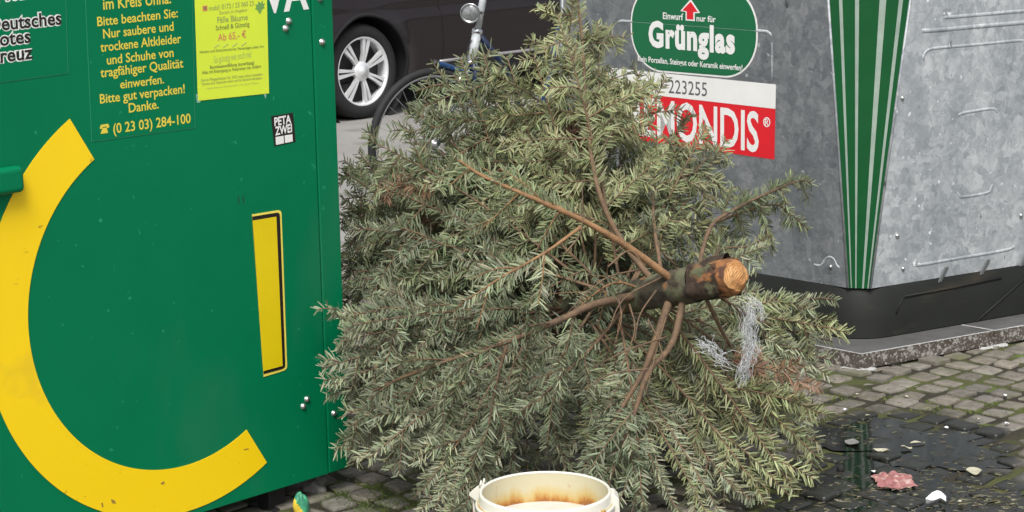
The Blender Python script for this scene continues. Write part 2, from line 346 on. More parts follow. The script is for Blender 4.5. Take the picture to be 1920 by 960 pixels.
for i in range(-70, 90):
    for j in range(-40, 130):
        a_ = i*pitch+(.5*pitch if j % 2 else 0)*.04+random.gauss(0, .004); b_ = j*pitch+random.gauss(0, .004)+.012*math.sin(i*.5)
        cx, cy = ca*a_-sa*b_, sa*a_+ca*b_
        if not (PAV[0]+.06 < cx < PAV[1]-.06 and PAV[2]+.06 < cy < PAV[3]-.06): continue
        hx, hy = .0398+random.uniform(-.006, .0025), .0398+random.uniform(-.006, .0025)
        cn = [np.array((sx*hx+random.gauss(0, .0035), sy*hy+random.gauss(0, .0035))) for sx, sy in ((-1,-1),(1,-1),(1,1),(-1,1))]
        ring = rounded(cn, .010, 4); n = len(ring); rot = random.gauss(0, .05)
        h = .0185+random.gauss(0, .0028); tx, ty = random.gauss(0, .03), random.gauss(0, .03)
        vs = []
        for sc_, z in ((1., .002), (.992, h-.0038), (.955, h-.0006), (.60, h+.0002)):
            for p in ring:
                x, y = p*sc_; x, y = x*math.cos(rot)-y*math.sin(rot), x*math.sin(rot)+y*math.cos(rot)
                vs.append((cx+ca*x-sa*y, cy+sa*x+ca*y, z+(tx*x+ty*y if z > .005 else 0)))
        vs.append((cx, cy, h+.0008))
        fs = [(r*n+q, r*n+(q+1) % n, (r+1)*n+(q+1) % n, (r+1)*n+q) for r in range(3) for q in range(n)]+[(3*n+q, 3*n+(q+1) % n, 4*n) for q in range(n)]
        mb.add(vs, fs, 0, True)
        g = random.uniform(.75, 1.2); t_ = random.random()
        cols += [(.168*g*(1+.05*t_), .156*g, .134*g*(1-.06*t_))]*len(vs)
o = mb.build('cobblestones', M['sett'], kind='structure')
def paint(o, cols):
    at = o.data.color_attributes.new('tint', 'FLOAT_COLOR', 'POINT')
    c = np.ones((len(cols), 4)); c[:, :3] = cols; at.data.foreach_set('color', c.ravel())
paint(o, np.array(cols))
# puddle: thin sheet of dark water, higher setts stand out of it
def blob(c, rx, ry, seed, n=90, k=.5):
    r = np.random.default_rng(seed); a = np.arange(n)*2*math.pi/n
    f = 1+sum(k/(q**.75)*r.normal()*np.cos(q*a+r.uniform(0, 6.3))*.45 for q in range(2, 34))
    return [V(c[0]+rx*f[i]*math.cos(a[i]), c[1]+ry*f[i]*math.sin(a[i]), c[2]) for i in range(n)]
M['water'] = mat('dark_puddle_water', (.006, .007, .006), .07, spec=.3, bump=.06, bscale=18)
pz = .0188
mb = MB()
mb.add(blob((W1[0], W1[1], pz), .22, .235, 3), [tuple(range(90))])
mb.build('puddle', M['water'], kind='structure')
mb = MB(); mb.add(blob((W2[0]-.02, W2[1]-.06, pz-.0022), .40, .30, 8), [tuple(range(90))])
mb.build('puddle', M['water'], kind='structure')

# ================================================================== GREEN CLOTHES CONTAINER
P0 = atz(617, 890, .075); ga_ = R_(43.4)
GD = V(math.sin(ga_), math.cos(ga_), 0); GN = V(GD[1], -GD[0], 0)
GP = Plane(P0, GD, GN); GZ0, GZ1, GU0, GU1, GDEP = .078, 1.86, -1.22, .071, .95
gc = thing('clothing_container', 'green steel clothes collection container with yellow ring emblem and stickers', 'container', GP.uz((GU0+GU1)/2, 0, -GDEP/2))
mb = MB(); mb.frame_box(GP.uz(GU0+.004, GZ0+.004, -.012), GD*(GU1-GU0-.008), V(0, 0, GZ1-GZ0-.008), -GN*(GDEP-.012)); mb.build('body', M['green'], gc, bevel=.006)
mb = MB(); mb.frame_box(GP.uz(GU0, GZ0, -.012), GD*(-.0028-GU0), V(0, 0, GZ1-GZ0), GN*.012); mb.build('front_panel', M['green'], gc, bevel=.0012)
mb = MB(); mb.frame_box(GP.uz(.0018, GZ0, -.0115), GD*(GU1-.0018), V(0, 0, GZ1-GZ0), GN*.0115); mb.build('corner_strip', M['green'], gc, bevel=.003)
mb = MB(); q = [GP.uz(GU0-.02, GZ1, .02), GP.uz(GU1+.02, GZ1, .02), GP.uz(GU1+.02, GZ1, -GDEP-.02), GP.uz(GU0-.02, GZ1, -GDEP-.02)]
mb.prism(q, V(0, 0, .03)); mb.build('roof', M['green'], gc, bevel=.006)
for u, d in ((-.145, -.04), (GU0+.1, -.04), (-.145, -GDEP+.1), (GU0+.1, -GDEP+.1)):
    mb = MB(); mb.frame_box(GP.uz(u-.028, .0, d), GD*.056, V(0, 0, GZ0+.01), -GN*.05)
    mb.frame_box(GP.uz(u-.045, .0, d+.02), GD*.09, V(0, 0, .018), -GN*.09); mb.build('foot', M['dark_metal'], gc, bevel=.003)
# ring emblem: circular band, open to the right
cu, cz = -.465, .6335; rin, rout = .423, .540
def band_angle(x, y): u, z = GP.loc(x, y); return math.atan2(z-cz, u-cu)
a_top0, a_top1 = band_angle(177, 300), band_angle(130, 222); a_b0, a_b1 = band_angle(460, 802)+2*math.pi, band_angle(497, 862)+2*math.pi
ring = []; N_ = 90
for k in range(N_+1): a = a_top1+(a_b1-a_top1)*k/N_; ring.append(GP.uz(cu+rout*math.cos(a), cz+rout*math.sin(a), .0004))
inner = []
for k in range(N_+1): a = a_top0+(a_b0-a_top0)*k/N_; inner.append(GP.uz(cu+rin*math.cos(a), cz+rin*math.sin(a), .0004))
mb = MB()
def strip_quads(A, B, vec, mi=0):
    n = len(A); vs = [p+vec for p in A]+[p+vec for p in B]+list(A)+list(B)
    fs = [(i, i+1, n+i+1, n+i) for i in range(n-1)]+[(i, 2*n+i, 2*n+i+1, i+1) for i in range(n-1)]+[(n+i, n+i+1, 3*n+i+1, 3*n+i) for i in range(n-1)]+[(0, n, 3*n, 2*n), (n-1, 3*n-1, 4*n-1, 2*n-1)]
    mb.add(vs, fs, mi)
strip_quads(ring, inner, GN*.0012); mb.build('ring_emblem', M['yellow'], gc)
# yellow bar with black keyline
mb = MB()
sheet(mb, GP, rounded([(472, 402), (527, 393), (538, 693), (494, 706.5)], [0, 8, 8, 0]), .0004, 0, .0010)
sheet(mb, GP, rounded([(472, 406), (523.5, 397.6), (534, 690), (493.4, 701)], [0, 7, 7, 0]), .0016, 1, .0008)
sheet(mb, GP, [(472.6, 413.5), (516.5, 406), (528.4, 685.5), (492.4, 695.5)], .0026, 2, .0008)
mb.build('yellow_bar_emblem', [M['yellow3'], M['black_print'], M['yellow2']], gc)
# handle block at the left
mb = MB()
a0, a1 = GP.at(-60, 322), GP.at(31, 308); b1 = GP.at(29, 358); dz = np.linalg.norm(a1-b1)
mb.frame_box(a1-GD*.16-V(0, 0, dz), GD*.16, V(0, 0, dz), GN*.032); mb.build('handle', M['green'], gc, bevel=.012, bseg=4)
# dark scuff ticks and slit
for q in ([(456, 842), (465, 840), (465.5, 842), (456.5, 844)], [(207, 935), (214, 938), (217, 944), (209, 943)], [(189, 943), (192, 942), (193, 951), (190, 950)], [(300, 906), (306, 902), (308, 904), (303, 909)],
          [(446, 368), (447.2, 368), (448.2, 382), (447, 382)], [(455, 367), (456.2, 367), (457, 381), (455.8, 381)]):
    mb = MB(); sheet(mb, GP, q, .0016 if q[0][1] > 500 else .0003, 0, .0005); mb.build('scuff_mark', M['dark_metal'] if q[0][1] < 500 else M['scuff'], gc)
# instruction sticker
mb = MB(); sheet(mb, GP, [(157, -40), (359, -66), (366, 240), (171, 266)], .0003, 0, .0006)
st = mb.build('instruction_sticker', [M['green_edge']], gc)
mb = MB(); sheet(mb, GP, [(158.5, -40), (358, -66), (364.7, 238.8), (172.3, 264.4)], .0008, 0, .0004); mb.build('film', M['green'], st)
mb = MB()
for t_, a, b, h in (('im Kreis Unna.', (193, 18), (320, 6), 21), ('Bitte beachten Sie:', (182, 49), (333, 32), 17), ('Nur saubere und', (193, 72), (325, 57), 17),
                    ('trockene Altkleider', (188, 97), (339, 80), 17), ('und Schuhe von', (200, 121), (325, 106), 17), ('tragfähiger Qualität', (188, 145), (343, 126), 17),
                    ('einwerfen.', (225, 166), (307, 156), 16), ('Bitte gut verpacken!', (187, 194), (346, 174), 17), ('Danke.', (241, 211), (297, 203), 17), ('(0 23 03) 284-100', (212, 250), (357, 230), 18)):
    write(mb, GP, t_, a, b, h, .0016, 0, .022)
# little telephone sign
ph = [(187, 238), (189, 234), (202, 232), (204, 236), (204, 239), (200, 240), (199, 237), (192, 238), (191, 241), (187, 242)]
sheet(mb, GP, ph, .0012, 0, .0005)
sheet(mb, GP, [(192, 240), (199, 239), (202, 249), (188, 251)], .0012, 0, .0005)
mb.build('lettering', M['ytext'], st)
# charity name sticker
mb = MB(); sheet(mb, GP, [(-80, -40), (121, -68), (128, 138), (-80, 166)], .0003, 0, .0006); st = mb.build('name_sticker', M['green_edge'], gc)
mb = MB(); sheet(mb, GP, [(-80, -40), (119.5, -68), (126.5, 137), (-80, 165)], .0008, 0, .0004); mb.build('film', M['green'], st)
mb = MB()
for t_, a, b, h in (('Deutsches', (-21, 59), (115, 45), 25), ('Rotes', (-20, 88), (57, 79), 25), ('Kreuz', (-22, 120), (61, 109), 25)):
    write(mb, GP, t_, a, b, h, .0014, 1, .125); write(mb, GP, t_, a, b, h, .0019, 0, .03)
write(mb, GP, 'und Soziales', (-40, 10), (92, -6), 17, .0014, 1, .012)
mb.build('lettering', [M['black_print'], M['white_print']], st)
# neon flyer
mb = MB(); sheet(mb, GP, [(361, -110), (497, -128), (504, 175), (371, 189)], .0003, 0, .0008); fl = mb.build('flyer', M['flyer'], gc)
fl['label'] = 'neon yellow paper flyer with faded print'
mb = MB()
for t_, a, b, h, mi, bo in (('mobil: 0172 / 23 060 23', (391, 20), (475, 10), 9, 0, .01), ('Zurzeit im Angebot', (410, 27), (463, 21), 6, 0, 0), ('Fälle Bäume', (407, 43), (464, 37), 11, 0, .015),
                    ('Schnell & Günstig', (404, 57), (467, 49), 9, 1, .01), ('Ab 65,- €', (408, 77), (461, 70), 13, 2, .01), ('Hecken und Sträucherschnitt, Neuanlagen jeder Art', (374, 100), (494, 89), 5, 1, .01),
                    ('So günstig wie noch nie!', (401, 118), (471, 107), 13, 3, 0), ('Baumbestandfällung (zuverlässig)', (393, 129), (476, 120), 6, 1, .015), ('Alles mit Entsorgung zu Festpreisen inkl. Anfahrt', (378, 139), (489, 127), 6, 1, .01),
                    ('Gerne Pflegearbeiten für 2022 jetzt schon bestellen', (376, 153), (492, 141), 5, 0, .01), ('Termine nach Absprache weiter und mit Garantie bearbeiten', (377, 160), (490, 148), 5, 0, .01), ('Baumpflege und Gartenarbeit in der ganzen Region', (388, 167), (484, 156), 3, 3, 0)):
    write(mb, GP, t_, a, b, h, .0016, mi, bo)
sheet(mb, GP, [(379, 11), (388, 10), (388.5, 20), (379.5, 21)], .0011, 2, .0004); sheet(mb, GP, [(381.5, 13), (386, 12.5), (386.2, 17), (381.8, 17.5)], .0016, 1, .0004)
lf = [(487, 27), (481, 18), (477, 17), (480, 14), (478, 8), (482, 9), (484, 2), (488, 6), (492, 0), (492, 7), (496, 6), (494, 12), (496, 15), (491, 17)]
sheet(mb, GP, lf, .0011, 4, .0004)
for k in range(4): x = 400+k*17; sheet(mb, GP, [(x, 89.5-k*1.2), (x+10, 82-k*1.2), (x+11, 84-k*1.2), (x+2, 91-k*1.2)], .0011, 3, .0004)
mb.build('lettering', [M['grey_print'], M['dark_print'], M['pink_print'], M['pale_print'], mat('leaf_print', (.16, .34, .08), .6)], fl)
mb = MB(); sheet(mb, GP, rounded([(367, 176), (370, 176), (376, 192), (369, 193)], 2), .0002, 0, .0006); M['tape'] = mat('tape_film', (.22, .42, .33), .3); mb.build('tape_remnant', M['tape'], fl); mb = MB(); sheet(mb, GP, [(494, 177), (499, 176), (498, 186), (496, 181)], .0002, 0, .0006)
mb.build('tape_remnant', M['tape'], fl)
# black and white square sticker
mb = MB(); sheet(mb, GP, [(508, 218), (549, 211), (554, 265.5), (514, 274.5)], .0003, 0, .0006); st = mb.build('square_sticker', M['black_print'], gc)
mb = MB(); write(mb, GP, 'PETA', (514, 236), (545.5, 230), 15, .0014, 0, .05); write(mb, GP, 'ZWEI', (515.5, 253.5), (547, 247), 15, .0014, 0, .05)
sheet(mb, GP, [(516, 257), (531, 254.5), (532, 268.5), (517, 271.5)], .0010, 0, .0004); sheet(mb, GP, [(533, 254), (547.5, 251.5), (548.5, 265), (534, 268)], .0010, 0, .0004)
mb.build('lettering', M['white_print'], st)
# big white letters running off the top
mb = MB(); write(mb, GP, 'VA', (493, 24), (579, 14.5), 64, .0006, 0, .045); mb.build('white_lettering', M['white_print'], gc)
# bolts
for x, y, r in ((541.5, 39.5, .0075), (535.5, 53.5, .0075), (604, 79, .0075), (600, -3, .0075), (575.5, 748.5, .007), (568.5, 762, .007), (626, 775, .007)):
    mb = MB(); c = GP.at(x, y, 0); mb.lathe(c, GN, [(r*1.25, -.002), (r*1.25, .0012), (r, .0016), (r*.92, .0045), (r*.55, .0068), (0.0001, .0075)], 14); mb.build('bolt', M['bolt'], gc)

# ================================================================== GALVANISED GLASS CONTAINER
al, ar = R_(-45.2), R_(60)
UL, UR = V(math.sin(al), math.cos(al), 0), V(math.sin(ar), math.cos(ar), 0)
NL, NR = V(-UL[1], UL[0], 0), V(UR[1], -UR[0], 0)
BL = atz(1590, 540, .24); BR = atz(1632, 541, .24)
PLf, PRf = Plane(BL, UL, NL), Plane(BR, UR, NR)
ZB, ZT = .24, 1.62
uT, zT = PLf.loc(1553, 0); kL = uT/(zT-ZB)            # how the chamfer opens with height
uT2, zT2 = PRf.loc(1707, 0); kR = uT2/(zT2-ZB)
uE = PLf.loc(1050, 160)[0]; WR = 1.35
def Lp(u, z, off=0.): return PLf.uz(u, z, off)
def Rp(u, z, off=0.): return PRf.uz(u, z, off)
h_ = ZT-ZB
gl = thing('glass_container', 'galvanised steel bottle bank with green oval sticker and green corner stripes', 'container', (BL+BR)/2*V(1, 1, 0))
kE = .055                                               # same opening at the far left corner
Lb0, Lt0, Lb1, Lt1 = Lp(0, ZB), Lp(kL*h_, ZT), Lp(uE+.03, ZB), Lp(uE+.03-kE*h_, ZT)
Rb0, Rt0, Rb1, Rt1 = Rp(0, ZB), Rp(kR*h_, ZT), Rp(WR, ZB), Rp(WR-kR*h_, ZT)
far = BL+UL*(uE+.1)+UR*(WR+.1)
mb = MB(); mb.add([Lb0, Lb1, Lt1, Lt0], [(0, 1, 2, 3)]); mb.prism([Lb0, Lb1, Lt1, Lt0], -NL*.012); mb.build('side_panel', M['zinc'], gl)
mb = MB(); mb.prism([Rb0, Rb1, Rt1, Rt0], -NR*.012); mb.build('side_panel', M['zinc'], gl)
# back of the box and sloped lid
BLk, BRk = Lp(uE, ZB)+UR*1.25, Rp(WR, ZB)+UL*.9
bk = [Lb1+UR*.09+UL*.05, BLk, BRk, Rb1+UL*.08+UR*.05]; bkt = [p+V(0, 0, h_) for p in bk]
mb = MB(); vs = [Lb1, *bk, Rb1]+[Lt1, *bkt, Rt1]
mb.add(vs, [(i, i+1, 7+i, 6+i) for i in range(5)]); mb.build('rear_shell', M['zinc'], gl)
loop = [Lt0, Lt1, *bkt, Rt1, Rt0]; ctr = sum(loop)/len(loop)
mb = MB(); lp2 = [ctr+(p-ctr)*.72+V(0, 0, .28) for p in loop]; n = len(loop)
mb.add(loop+lp2, [(i, (i+1) % n, n+(i+1) % n, n+i) for i in range(n)]+[tuple(range(n, 2*n))]); mb.build('lid', M['zinc'], gl)
# chamfer corner strips, green with four pale lines
def corner_strip(b0, b1, t0, t1, out):
    mb = MB(); q = lambda f, g, o=0.: (b0*(1-f)+b1*f)*(1-g)+(t0*(1-f)+t1*f)*g+out*o
    def quad(f0, f1, g0, g1, o, mi):
        K = 12
        P = np.array([[q(f0+(f1-f0)*k, g, o) for k in (0, 1)] for g in np.linspace(g0, g1, K)]); mb.grid(P, mi, False)
    quad(0, 1, 0, 1, 0., 0)
    for f, wd in ((.15, .042), (.35, .05), (.665, .082), (.885, .05)): quad(f-wd/2, f+wd/2, 0, 1, .0012, 1)
    s = mb.build('corner_stripes', [M['strip_green'], M['strip_pale']], gl)
    mb = MB()
    for a, b in ((b0, t0), (b1, t1)): mb.tube([a, b], .0042, 8)
    mb.build('edge_bead', M['zinc'], s)
corner_strip(Lb0, Rb0, Lt0, Rt0, unit(NL+NR))
corner_strip(bk[0], Lb1, bkt[0], Lt1, unit(NL-UL))
# pressed ribs
def rib(pl, pts, r=.005, sink=.70, cr=3):
    r *= 1.5
    P = cat_rom([pl.at(x, y, -r*sink) for x, y in pts], cr) if cr > 1 else np.array([pl.at(x, y, -r*sink) for x, y in pts])
    rr = np.full(len(P), r); rr[0] = rr[-1] = r*.3
    mb = MB(); mb.tube(P, rr, 8, flat=pl.n); mb.build('pressed_rib', M['zinc'], gl)
rib(PRf, [(1748, 35), (1830, 28.3), (1917, 21), (1990, 15)], .006)
rib(PRf, [(1733, 54), (1738, 58), (1830, 50), (1925, 42), (2000, 36)], .007)
rib(PRf, [(1730, 116), (1733, 103), (1741, 94), (1760, 90), (1840, 83), (1914, 76), (1921, 80)], .005)
rib(PRf, [(1797, 220), (1803, 213), (1830, 208), (1863, 204), (1872, 214)], .005)
rib(PRf, [(1794, 358), (1799, 367), (1806, 369.5), (1851, 362), (1859, 352), (1862, 344)], .0045)
rib(PRf, [(1715, 484), (1718, 493), (1724, 497), (1800, 484), (1892, 468), (1902, 457)], .0055)
rib(PLf, [(1158, 44), (1163, 40), (1186, 41), (1300, 49), (1420, 58), (1440, 61), (1447, 70)], .0055)
rib(PLf, [(1447, 70), (1447, 110), (1447, 160)], .003)
rib(PLf, [(1524, 494), (1531, 498), (1541, 496), (1548, 485), (1556, 482), (1563, 486), (1569, 498), (1575, 503)], .004)
# pressed panel seams (thin dark creases)
for pl, x, y, r in ((PRf, 1691.5, 184, .0075), (PRf, 1682, 442, .0085), (PRf, 1692.5, 503.5, .007), (PRf, 1914, 404, .008), (PLf, 1558, 500, .007)):
    mb = MB(); mb.lathe(pl.at(x, y, 0), pl.n, [(r, -.002), (r, .0015), (r*.85, .005), (r*.5, .0072), (.0001, .0078)], 14); mb.build('bolt', M['bolt'], gl)
# black plastic foot of the container
def loop_at(i, z):
    a, b = Lp(.0, z, -i), Rp(.0, z, -i)
    A = np.array([[-UL[0], UR[0]], [-UL[1], UR[1]]])     # where the two offset faces meet
    t = np.linalg.solve(np.array([[UL[0], -UR[0]], [UL[1], -UR[1]]]), (b-a)[:2]); c = a+UL*t[0]
    s, e = c+UL*.13, c+UR*.13
    arc = [(1-k)**2*s+2*k*(1-k)*c+k*k*e for k in np.linspace(0, 1, 12)]
    return [Lp(uE-i, z, -i)]+arc+[Rp(WR-i, z, -i), BRk+V(0, 0, z-ZB)-UR*i, BLk+V(0, 0, z-ZB)]
mb = MB(); lvls = [loop_at(.006, ZB+.004), loop_at(-.004, ZB-.008), loop_at(-.017, .130), loop_at(-.024, .0755)]; n = len(lvls[0])
mb.add(np.concatenate(lvls), [(k*n+i, (k+1)*n+i, (k+1)*n+(i+1) % n, k*n+(i+1) % n) for k in range(3) for i in range(n)], 0, True); base_o = mb.build('plastic_base', M['plastic_black'], gl)
tl = PRf.n*.024
PB = Plane(Rp(0, .16, .0125), UR, unit(NR+V(0, 0, .12)))
mb = MB()
for pts, r in (([(1680, 588), (1687, 570), (1695, 556)], .0035), ([(1695, 556), (1785, 539.5), (1877, 520.5)], .0045), ([(1830, 603), (1870, 568), (1930, 514)], .004)):
    mb.tube([PB.at(x, y, .001) for x, y in pts], r, 6)
mb.build('base_rib', M['plastic_black'], base_o)
mb = MB()
for x, y in ((1768, 516), (1846, 502), (1921, 486)):
    a = PRf.at(x+6, y-16, .001); b = PRf.at(x-8, y+13, .001)
    mb.prism([a-UR*.008, a+UR*.008, b+UR*.008, b-UR*.008], NR*.006)
    mb.build('hook', mat('dull_lug', (.13, .14, .14), .5, metal=.4), gl, bevel=.002); mb = MB()
# green oval sticker
u_a, u_b = PLf.loc(1183, 52)[0], PLf.loc(1421, 78)[0]; zc = PLf.loc(1300, 56)[1]; zb = PLf.loc(1305, 141)[1]
hh = zc-zb; hw = (u_a-u_b)/2; uc = (u_a+u_b)/2
def stadium(hw, hh, off, rr, n=14):
    out = []
    for k, (cx, cz_) in enumerate(((hw-rr, hh-rr), (-hw+rr, hh-rr), (-hw+rr, -hh+rr), (hw-rr, -hh+rr))):
        for t in np.linspace(0, math.pi/2, n): a = t+k*math.pi/2; out.append(Lp(uc+cx+rr*math.cos(a), zc+cz_+rr*math.sin(a), off))
    return out
mb = MB(); mb.prism(stadium(hw, hh, .0004, hh*.92), NL*.0008, 0); mb.prism(stadium(hw-.0065, hh-.0065, .0012, hh*.92-.0065), NL*.0006, 1)
mb.prism(stadium(hw-.0125, hh-.0125, .0018, hh*.92-.0125), NL*.0005, 1)
st = mb.build('oval_sticker', [M['white_print'], M['logo_green']], gl)
mb = MB()
write(mb, PLf, 'Einwurf', (1244, 35.2), (1282, 37.8), 12, .0030, 0, .03); write(mb, PLf, 'nur für', (1307, 39.3), (1343, 41.6), 11, .0030, 0, .03)
write(mb, PLf, 'Grünglas', (1217, 85), (1379, 99), 44, .0030, 0, .075, 1.12)
write(mb, PLf, 'Kein Porzellan, Steingut oder Keramik einwerfen!', (1197, 114.5), (1393, 132.2), 10, .0030, 0, .028)
arrow = [(1296, -2), (1313.5, 24), (1303.5, 25), (1303.7, 39.5), (1286.5, 38.2), (1286.5, 22.5), (1276.5, 20.5)]
ca_ = np.mean(arrow, axis=0)
sheet(mb, PLf, arrow, .0024, 0, .0005)
sheet(mb, PLf, [(1296, 3), (1309.5, 22), (1301, 22.5), (1301.2, 36.3), (1289, 35.6), (1289, 21), (1280.5, 19.2)], .0030, 1, .0005)
mb.build('lettering', [M['white_print'], M['red_print']], st)
# number strip and red banner
mb = MB(); sheet(mb, PLf, [(1142, 127), (1455, 158.5), (1454, 204), (1143, 169)], .0003, 0, .0006); st = mb.build('number_sticker', M['white_print'], gl)
mb = MB(); write(mb, PLf, '223255', (1254, 174), (1326, 180.5), 25, .0014, 0, .0); sheet(mb, PLf, [(1148, 139), (1153, 131), (1158, 140), (1154, 140), (1155, 150), (1150, 149), (1151, 140)], .0010, 0, .0004)
mb.build('lettering', mat('grey_number_print', (.10, .10, .11), .5), st)
mb = MB(); sheet(mb, PLf, [(1168, 172), (1454, 204.5), (1452, 299), (1167, 259)], .0003, 0, .0006); st = mb.build('red_banner', M['red_print'], gl)
mb = MB(); write(mb, PLf, 'REMONDIS', (1180, 249), (1423, 284), 68, .0014, 0, .03)
cR = PLf.at(1438, 229, .0010)
mb2 = []
an = np.linspace(0, 2*math.pi, 25)
A_ = [cR-UL*.0145*math.cos(a)+V(0, 0, .0165*math.sin(a)) for a in an]; B_ = [cR-UL*.0112*math.cos(a)+V(0, 0, .0132*math.sin(a)) for a in an]
strip_quads(A_, B_, NL*.0005); write(mb, PLf, 'R', (1434.5, 235), (1442, 236.2), 12.5, .0014, 0, .02)
mb.build('lettering', M['white_print'], st)

# slabs under it
S = atz(1615, 692, .022)*V(1, 1, 0)
PS = Plane(S+V(0, 0, .022), UR, NR); uj = PS.loc(1863, 645)[0]
def slab(a0, a1, label):
    P = lambda a, b, z: S+UR*a+UL*b+V(0, 0, z)
    o = thing('concrete_slab', label, 'slab', P((a0+a1)/2, .45, 0), 'slabs under the bottle bank')
    mb = MB(); z0, z1 = .022, .0725; bb = .95; e = .004
    ring = [(a0, 0), (a1, 0), (a1, bb), (a0, bb)]
    ins = [(a0+e, e), (a1-e, e), (a1-e, bb-e), (a0+e, bb-e)]
    vs = [P(a, b, z0) for a, b in ring]+[P(a, b, z1-e*.4) for a, b in ring]+[P(a, b, z1) for a, b in ins]
    fs = [(3, 2, 1, 0)]; mb.add(vs, fs, 1)
    for i in range(4):
        j = (i+1) % 4
        mb.f += [[i, j, 4+j, 4+i], [4+i, 4+j, 8+j, 8+i]]; mb.mi += [1, 2]; mb.sm += [False, False]
    mb.f.append([8, 9, 10, 11]); mb.mi.append(0); mb.sm.append(False)
    mb.build('slab_body', [M['slab_top'], M['slab_side'], M['slab_rim']], o)
    return o
slab(0, uj-.004, 'mottled rusty edged slab whose near corner rests on a white lump')
slab(uj+.004, uj+.85, 'mottled rusty edged slab farther right behind the dark joint')
def lump(c, rx, ry, rz, seed, name, mats, d=None, e=None, parent=None, k=.25, seg=22, rings=12):
    r = np.random.default_rng(seed); d = V(1, 0, 0) if d is None else d; e = V(0, 1, 0) if e is None else e
    P = np.zeros((rings, seg+1, 3)); ph = r.uniform(0, 6.28, (6, 3)); fq = r.integers(1, 6, (6, 2))
    for i in range(rings):
        th = math.pi*i/(rings-1)
        for j in range(seg+1):
            a = 2*math.pi*(j % seg)/seg
            f = 1+k*sum(math.sin(fq[q, 0]*a+ph[q, 0])*math.sin(fq[q, 1]*th+ph[q, 1])*.4 for q in range(6))
            P[i, j] = np.asarray(c)+d*rx*f*math.sin(th)*math.cos(a)+e*ry*f*math.sin(th)*math.sin(a)+V(0, 0, rz*f*math.cos(th))
    P[:, :, 2] = np.maximum(P[:, :, 2], .008)
    mb = MB(); mb.grid(P); return mb.build(name, mats, parent, merge=True)
def lump_thing(x, y, z, rx, ry, rz, seed, name, m_, label, cat, group=None, **kw):
    c = atz(x, y, z); o = lump(c, rx, ry, rz, seed, name, m_, **kw); rebase(o, (c[0], c[1], 0)); return tag(o, label, cat, group)
for (a, bb_, da, label, sd_) in ((-.012, -.012, .06, 'white crusty pad under the near corner of the slab', 4), (uj, -.006, .055, 'white crusty pad under the joint between two slabs', 5)):
    mb = MB(); r = np.random.default_rng(sd_)
    for k in range(9):
        t = (k/8-.5)*2*da*.9
        c = S+(UR*(a+max(t, 0)) + UL*(max(-t, 0)) if sd_ == 4 else UR*(a+t))+(NL+NR)*(.004)+V(0, 0, .017)
        o_ = r.uniform(.8, 1.25)
        pts = []
        ph = r.uniform(0, 6.3, 3)
        P = np.zeros((7, 13, 3))
        for i in range(7):
            th = math.pi*i/6
            for j in range(13):
                an_ = 2*math.pi*(j % 12)/12; f = 1+.2*math.sin(3*an_+ph[0])*math.sin(2*th+ph[1])
                P[i, j] = c+f*o_*V(.013*math.sin(th)*math.cos(an_), .012*math.sin(th)*math.sin(an_), .006*math.cos(th))
        mb.grid(P)
    o = mb.build('slab_pad', M['pad']); c = S+UR*a; rebase(o, (c[0], c[1], 0)); tag(o, label, 'pad', 'white pads under the slabs')

# ================================================================== PARKED CAR
cang = R_(43); CD = V(math.sin(cang), math.cos(cang), 0); CN = V(CD[1], -CD[0], 0)
wc = atz(690, 224, 0); WRAD = .300
CP = Plane(wc, CD, CN)
car = thing('parked_car', 'dark parked car with silver seven spoke alloy wheels behind the bicycle', 'car', CP.uz(1.35, 0, -.85))
def cpt(t, s, z): return CP.uz(t, z, s)
LEN0, LEN1, WB = -.88, 3.55, 2.62
def ztop(t):                                      # hood, cabin belt and boot
    return float(np.interp(t, [LEN0, -.6, .0, .5, 2.6, 3.1, LEN1], [.62, .74, .84, .90, .93, .92, .80]))
def width(t, z):                                  # half-width offset of the flank (0 is widest)
    b = -.085*max(0, (z-.56)/.36)**1.6-.05*max(0, (.40-z)/.22)**1.5-.012*math.cos((z-.66)*40)*math.exp(-((z-.66)/.05)**2)
    e = -.30*max(0, (-.25-t)/.62)**2.0-.20*max(0, (t-2.95)/.6)**2
    fl = 0
    for w_ in (0, WB):
        d = math.hypot(t-w_, (z-WRAD)); fl += .022*math.exp(-((d-.345)/.07)**2)
    return b+e+fl
ts = np.linspace(LEN0, LEN1, 190); ARCH = .352
body = MB()
for side in (0, 1):
    P = np.zeros((len(ts), 46, 3)); keep = np.ones((len(ts)-1, 45), bool)
    for i, t in enumerate(ts):
        zt = ztop(t)
        for j in range(46):
            z = .19+(zt-.19)*j/45; tt, zz = t, z
            for w_ in (0, WB):
                d = math.hypot(t-w_, z-WRAD)
                if d < ARCH and d > ARCH-.05 and z > .15: tt, zz = w_+(t-w_)*ARCH/d, WRAD+(z-WRAD)*ARCH/d
            s = width(tt, zz); s = s if side == 0 else -1.70-s
            P[i, j] = cpt(tt, s, zz)
    for i in range(len(ts)-1):
        for j in range(45):
            for w_ in (0, WB):
                ds = []
                for (a, b) in ((i, j), (i+1, j), (i, j+1), (i+1, j+1)):
                    t = ts[a]; z = .19+(ztop(t)-.19)*b/45; ds.append(math.hypot(t-w_, z-WRAD))
                if max(ds) < ARCH+1e-6 or (min(ds) < ARCH-.03): keep[i, j] = False
    body.grid(P, 0, True, keep)
P = np.zeros((len(ts), 9, 3))
for i, t in enumerate(ts):
    zt = ztop(t)
    for j in range(9):
        f = j/8; s0 = width(t, zt); s = s0+(-1.70-2*s0)*f; P[i, j] = cpt(t, s, zt+.05*math.sin(math.pi*f))
body.grid(P, 0, True)
